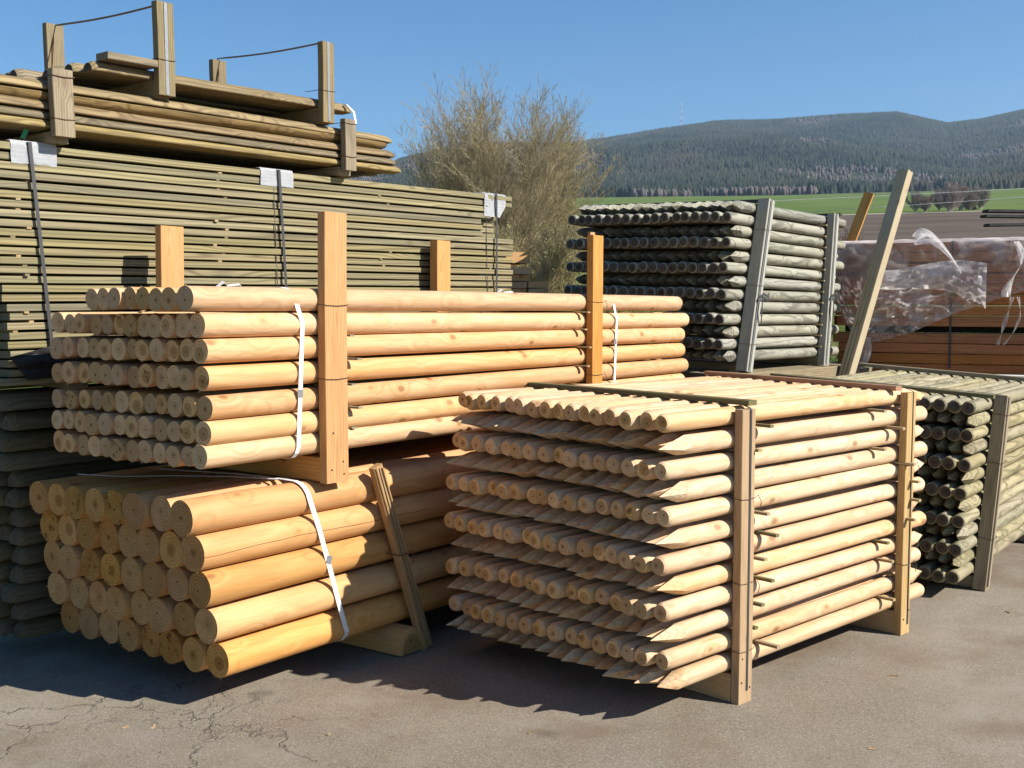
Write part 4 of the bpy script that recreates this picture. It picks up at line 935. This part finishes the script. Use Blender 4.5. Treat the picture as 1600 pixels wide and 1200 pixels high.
# ---------------------------------------------------------------- bare willow shrubs, bushes
def shrub(name, x, y, h, spread, stems, seed, mat_t, mat_b, label, group=None, twig=1.0, buds=0, cat='shrub', lean=0.0, rscale=1.0):
    rng = random.Random(seed); segs = []; bpos = []; z0 = terrain(x, y)-.05 if y > 13.2 else 0.0
    def grow(p, d, L, r, depth):
        n = 8 if depth == 0 else (5 if depth == 1 else 3); step = L/n; pts = [(p.copy(), r)]
        for i in range(n):
            g__ = .06 if depth == 0 else .11; d = (d+Vector((rng.gauss(0, g__), rng.gauss(0, g__), rng.gauss(.035, .04)))).normalized(); p = p+d*step
            pts.append((p.copy(), r*(1-(i+1)/(n+.35))))
            if depth < 3 and (i > 0 or depth > 0):
                for _ in range(int((2.6 if depth == 0 else 2.0)*twig*(1 if i < n-1 else 2)+rng.random())):
                    ax = Vector((rng.gauss(0, 1), rng.gauss(0, 1), rng.gauss(0, .5))).normalized(); ax = (ax-d*ax.dot(d)).normalized()
                    nd = (d*math.cos(.50)+ax*math.sin(.50)+Vector((0, 0, .10))).normalized()
                    grow(p-d*step*rng.random(), nd, L*rng.uniform(.26, .48)*(1.1-.35*i/n), max(r*.45, .0034*rscale), depth+1)
            if depth >= 2 and rng.random() < buds: bpos.append(p.copy())
        segs.append((depth, pts))
    for k in range(stems):
        a = 6.28*k/stems+rng.uniform(-.3, .3); t = rng.uniform(.05, 1)**.7*spread
        grow(Vector((x+rng.uniform(-.35, .35)*h*.12, y+rng.uniform(-.35, .35)*h*.12, z0)), Vector((math.sin(t)*math.cos(a)+lean, math.sin(t)*math.sin(a), math.cos(t))).normalized(), h*rng.uniform(.80, 1.0)*(1-.16*(t/.65)**2), .016*rscale*h/4*rng.uniform(.7, 1.3), 0)
    root = bpy.data.objects.new(name, None); COL.objects.link(root); root.location = (x, y, z0); tag(root, label, cat, group); o0 = Vector((x, y, z0))
    for nm, sel in (('stems', lambda q: q == 0), ('twigs', lambda q: q > 0)):
        V = []; F = []
        for dp, pts in segs:
            if not sel(dp): continue
            sg = 6 if dp == 0 else 3; base = len(V)
            for i, (p, r) in enumerate(pts):
                q = pts[min(i+1, len(pts)-1)][0]-pts[max(0, i-1)][0]; a = q.orthogonal().normalized(); b = q.cross(a).normalized()
                for k in range(sg): V.append(p-o0+a*r*math.cos(6.2832*k/sg)+b*r*math.sin(6.2832*k/sg))
            for i in range(len(pts)-1):
                for k in range(sg): F.append((base+i*sg+k, base+i*sg+(k+1) % sg, base+(i+1)*sg+(k+1) % sg, base+(i+1)*sg+k))
        link(nm, pydata(nm, V, F), root, [mat_t])
    if bpos:
        V = []; F = []
        for p in bpos:
            s = rng.uniform(.007, .014)*rscale; d = Vector((rng.gauss(0, 1), rng.gauss(0, 1), rng.gauss(.5, 1))).normalized(); a = d.orthogonal().normalized()*s*.4; k = len(V); p = p-o0
            V += [p-d*s, p+a, p+d*s, p-a]; F.append((k, k+1, k+2, k+3))
        link('buds', pydata('buds', V, F), root, [mat_b])
    return root
M['bark'] = plain('grey_olive_bark', (.34, .275, .165), .9, .25, 3)
M['bark2'] = plain('red_brown_bark', (.13, .085, .06), .9, .25, 3)
M['bud'] = plain('yellow_green_buds', (.30, .28, .09), .8, .25, 3)
WG = 'bare willow shrubs on the grassy bank'
shrub('willow_shrub', -.22, 19.0, 3.45, .58, 21, 3, M['bark'], M['bud'], 'tallest bare willow shrub, in the middle above the green boards', WG, .8, .12)
shrub('willow_shrub', -.92, 19.5, 3.2, .52, 14, 8, M['bark'], M['bud'], 'bare willow shrub at the left of the clump, just past the top left bundle', WG, .8, .12)
shrub('willow_shrub', .45, 19.6, 3.1, .50, 14, 12, M['bark'], M['bud'], 'bare willow shrub at the right of the clump, beside the hills', WG, .8, .25)
shrub('willow_shrub', 1.1, 21.5, 1.4, .65, 12, 22, M['bark'], M['bud'], 'low yellowish willow shrub behind the raised rear bundle', WG, 1.1, .5)
shrub('willow_shrub', .3, 17.8, 1.8, .75, 12, 31, M['bark'], M['bud'], 'low spreading shrub at the foot of the willow clump', WG, 1.2, .2)
BG = 'bare bushes beyond the covered stack'
for i, (px, d, h) in enumerate(((1275, 27, 1.1), (1310, 29, 1.35), (1215, 34, 1.0), (1130, 36, .9), (1560, 30, .8), (1590, 32, .9), (1475, 31, .6))):
    lb = ['brown bare bush right behind the raised rear bundle', 'taller brown bare bush beside the far silver upright', 'low bare bush above the top row of grey stakes, right part', 'low bare bush above the top row of grey stakes, middle', 'dry bush above the plastic film near the right edge', 'dry bush at the very right edge above the film', 'small dry bush above the plastic film'][i]
    shrub('bare_bush', (px-800)/1741*d, d, h, .8, 9, 50+i, M['bark2'], M['bud'], lb, BG, 1.0, .1, 'bush')
M['twigfar'] = plain('lilac_grey_twigs', (.42, .35, .31), .95, .2, .5)
FG = 'bare trees between the fields'
for i, (px, d, h) in enumerate(((1425, 215, 3.4), (1440, 205, 2.8), (1478, 200, 4.6), (1494, 212, 4.4), (1462, 222, 3.2), (1508, 205, 3.0), (1525, 230, 4.0))):
    lb = ['leftmost small bare tree between the fields', 'low bush between the two leftmost field trees', 'tall lilac grey bare tree in the middle of the field trees', 'broad bare tree right of the tall lilac grey one', 'small bare tree left of the tall lilac grey one', 'bare tree beside the dark fir between the fields', 'rightmost bare tree behind the field group'][i]
    shrub('bare_tree', (px-800)/1741*d, d, h, .75, 14, 80+i, M['twigfar'], M['bud'], lb, FG, 1.0, 0, 'tree', rscale=6)
def fir(x, y, h, seed, label):
    rng = random.Random(seed); z0 = terrain(x, y)-.1; root = bpy.data.objects.new('fir_tree', None); COL.objects.link(root); root.location = (x, y, z0); tag(root, label, 'tree', 'dark firs between the fields')
    V = []; F = []
    for k in range(12): a = 6.2832*k/12; V += [(math.cos(a)*h*.02, math.sin(a)*h*.02, 0), (0, 0, h*.95)] if k == 0 else [(math.cos(a)*h*.02, math.sin(a)*h*.02, 0)]
    base = [0]+list(range(2, 13)); F = [(base[k], base[(k+1) % 12], 1) for k in range(12)]
    link('trunk', pydata('trunk', V, F), root, [M['bark2']])
    V = []; F = []
    for i in range(420):
        t = rng.random()**.8; a = rng.uniform(0, 6.28); L = h*.24*(1-t)*rng.uniform(.6, 1.15)+.15; z = h*(.08+.9*t); w = L*.28; k = len(V)
        V += [(0, 0, z), (math.cos(a-.25)*L*.6, math.sin(a-.25)*L*.6, z-L*.15), (math.cos(a)*L, math.sin(a)*L, z-L*.35), (math.cos(a+.25)*L*.6, math.sin(a+.25)*L*.6, z-L*.10)]; F.append((k, k+1, k+2, k+3))
    link('crown', pydata('crown', V, F), root, [fm.m])
for i, (px, d, h) in enumerate(((1508, 208, 3.9), (1514, 214, 3.1))): fir((px-800)/1741*d, d, h, 5+i, ['taller dark fir among the bare field trees', 'smaller dark fir right of the taller one'][i])

# grass on the bank
rng = np.random.RandomState(4); n = 26000
gx = rng.uniform(-4.5, 9, n); gy = 13.3+rng.uniform(0, 1, n)**1.2*14; hgt = rng.uniform(.04, .13, n); an = rng.uniform(0, 6.28, n); w = .006+.0004*gy
gz = np.array([terrain(a, b) for a, b in zip(gx, gy)])
V = np.zeros((n, 3, 3)); V[:, 0] = np.stack([gx-np.cos(an)*w, gy-np.sin(an)*w, gz], 1); V[:, 1] = np.stack([gx+np.cos(an)*w, gy+np.sin(an)*w, gz], 1)
V[:, 2] = np.stack([gx+rng.normal(0, .03, n), gy+rng.normal(0, .03, n), gz+hgt], 1)
gm = NT('grass_blades'); gcn = gm.node('ShaderNodeTexCoord').outputs['Object']
gm.link(gm.mix(gm.ss(gm.noise(gcn, 1.3, 4), .35, .65), (.07, .12, .02), (.17, .17, .06)), gm.b.inputs['Base Color']); gm.b.inputs['Roughness'].default_value = .8
tag(link('grass', pydata('grass', [tuple(p) for p in V.reshape(-1, 3)], [(3*i, 3*i+1, 3*i+2) for i in range(n)]), mats=[gm.m]), 'short spring grass on the bank behind the yard', 'grass', kind='stuff')

# radio mast on the ridge
d = 4380.0; b = .1494; y = d/math.sqrt(1+b*b); x = b*y; mz = terrain(x, y)
red = plain('red_paint', (.45, .10, .08), .5, .05, 1); wht = plain('white_paint', (.7, .7, .7), .5, .05, 1)
mast = bpy.data.objects.new('radio_mast', None); COL.objects.link(mast); mast.location = (x, y, mz); tag(mast, 'thin red and white lattice radio mast on the hill ridge', 'mast')
for k in range(8):
    bm = bmesh.new(); h0, h1 = 12.6*k, 12.6*(k+1); wd = 2.3-.2*k
    def bar(p, q, r=.5):
        p, q = Vector(p), Vector(q); t = (q-p).normalized(); a = t.orthogonal().normalized()*r; b_ = t.cross(a); vs = []
        for e in (p, q): vs.append([bm.verts.new(e+a), bm.verts.new(e+b_), bm.verts.new(e-a), bm.verts.new(e-b_)])
        for i in range(4): bm.faces.new((vs[0][i], vs[0][(i+1) % 4], vs[1][(i+1) % 4], vs[1][i]))
    cs = [(wd*math.cos(2.094*i), wd*math.sin(2.094*i)) for i in range(3)]
    for i in range(3):
        bar((*cs[i], h0), (*cs[i], h1))
        for s in range(3): za, zb2 = h0+(h1-h0)*s/3, h0+(h1-h0)*(s+1)/3; bar((*cs[i], za), (*cs[(i+1) % 3], zb2), .3)
    link('mast_section', from_bm(bm, 'mast_section'), mast, [red if k % 2 == 0 else wht])
# overhead wires across the field, on poles outside the picture
for i, (ya, yb, nm) in enumerate(((305, 294, 'upper'), (322, 307, 'lower'))):
    pts = []
    for k in range(25):
        px = 1000+900*k/24; f = (px-1394)/206; py = ya+(yb-ya)*f+2.2*((px-1450)/400)**2*-1
        D_ = 60+(px-1000)*-.012; pts.append(((px-800)/1741*D_, D_, 1.6+(482-py)/1741*D_))
    tag(tube('overhead_wire', pts, .012, plain('aluminium_cable', (.55, .56, .56), .5, .05, 1), seg=4), f'{nm} thin overhead wire crossing in front of the far green field', 'wire', 'overhead wires over the field')
# dark planks of a pile beyond the right edge
S12 = Frame(5.05, 12.0, R(4))
for i, (u0, z, tl_) in enumerate(((.0, 2.655, .0), (-.02, 2.60, .008), (.02, 2.535, .05))):
    timber('dark_plank', S12, (u0, .0, z-(.03 if i == 2 else 0)), (3.4, .02, z+tl_), .14, .030, 'darkplank', f'dark weathered plank, {["top", "middle", "lowest and tilted"][i]} of three above the film at the right edge', 'plank', 'dark planks above the film')
for i in range(2):
    timber('trestle_post', S12, (1.4+1.6*i, .0, -.0), (1.4+1.6*i, .0, 2.53), .12, .12, 'darkplank', f'post holding the dark planks, {"nearer" if i == 0 else "farther"} one outside the picture', 'post', 'posts outside the picture', side=(1, 0, 0))

# splinters and bark bits dropped round the stacks
rr2 = random.Random(77); cm = [board_mesh('wood_splinter', .06, .009, .004, 900+k, [M[q], M[q]], wave=.002, bev=.001, n=4) for k, q in enumerate(('brownpost', 'brownpost', 'prop'))]
for k in range(14):
    x_, y_ = rr2.choice(((rr2.uniform(-1.9, 1.4), rr2.uniform(3.3, 4.3)), (rr2.uniform(.9, 3.2), rr2.uniform(3.6, 6.0)), (rr2.uniform(-1.6, .2), rr2.uniform(3.9, 4.6))))
    o = link('wood_splinter', cm[rr2.randrange(3)], mw=Matrix.Translation((x_, y_, -.0275)) @ rz(rr2.uniform(0, 6.28))); k_ = rr2.uniform(.25, 1.0); o.scale = (k_, rr2.uniform(.6, 1.3), 1)
    tag(o, 'tiny dark wood splinter lying loose on the asphalt', 'splinter', 'splinters scattered on the asphalt')
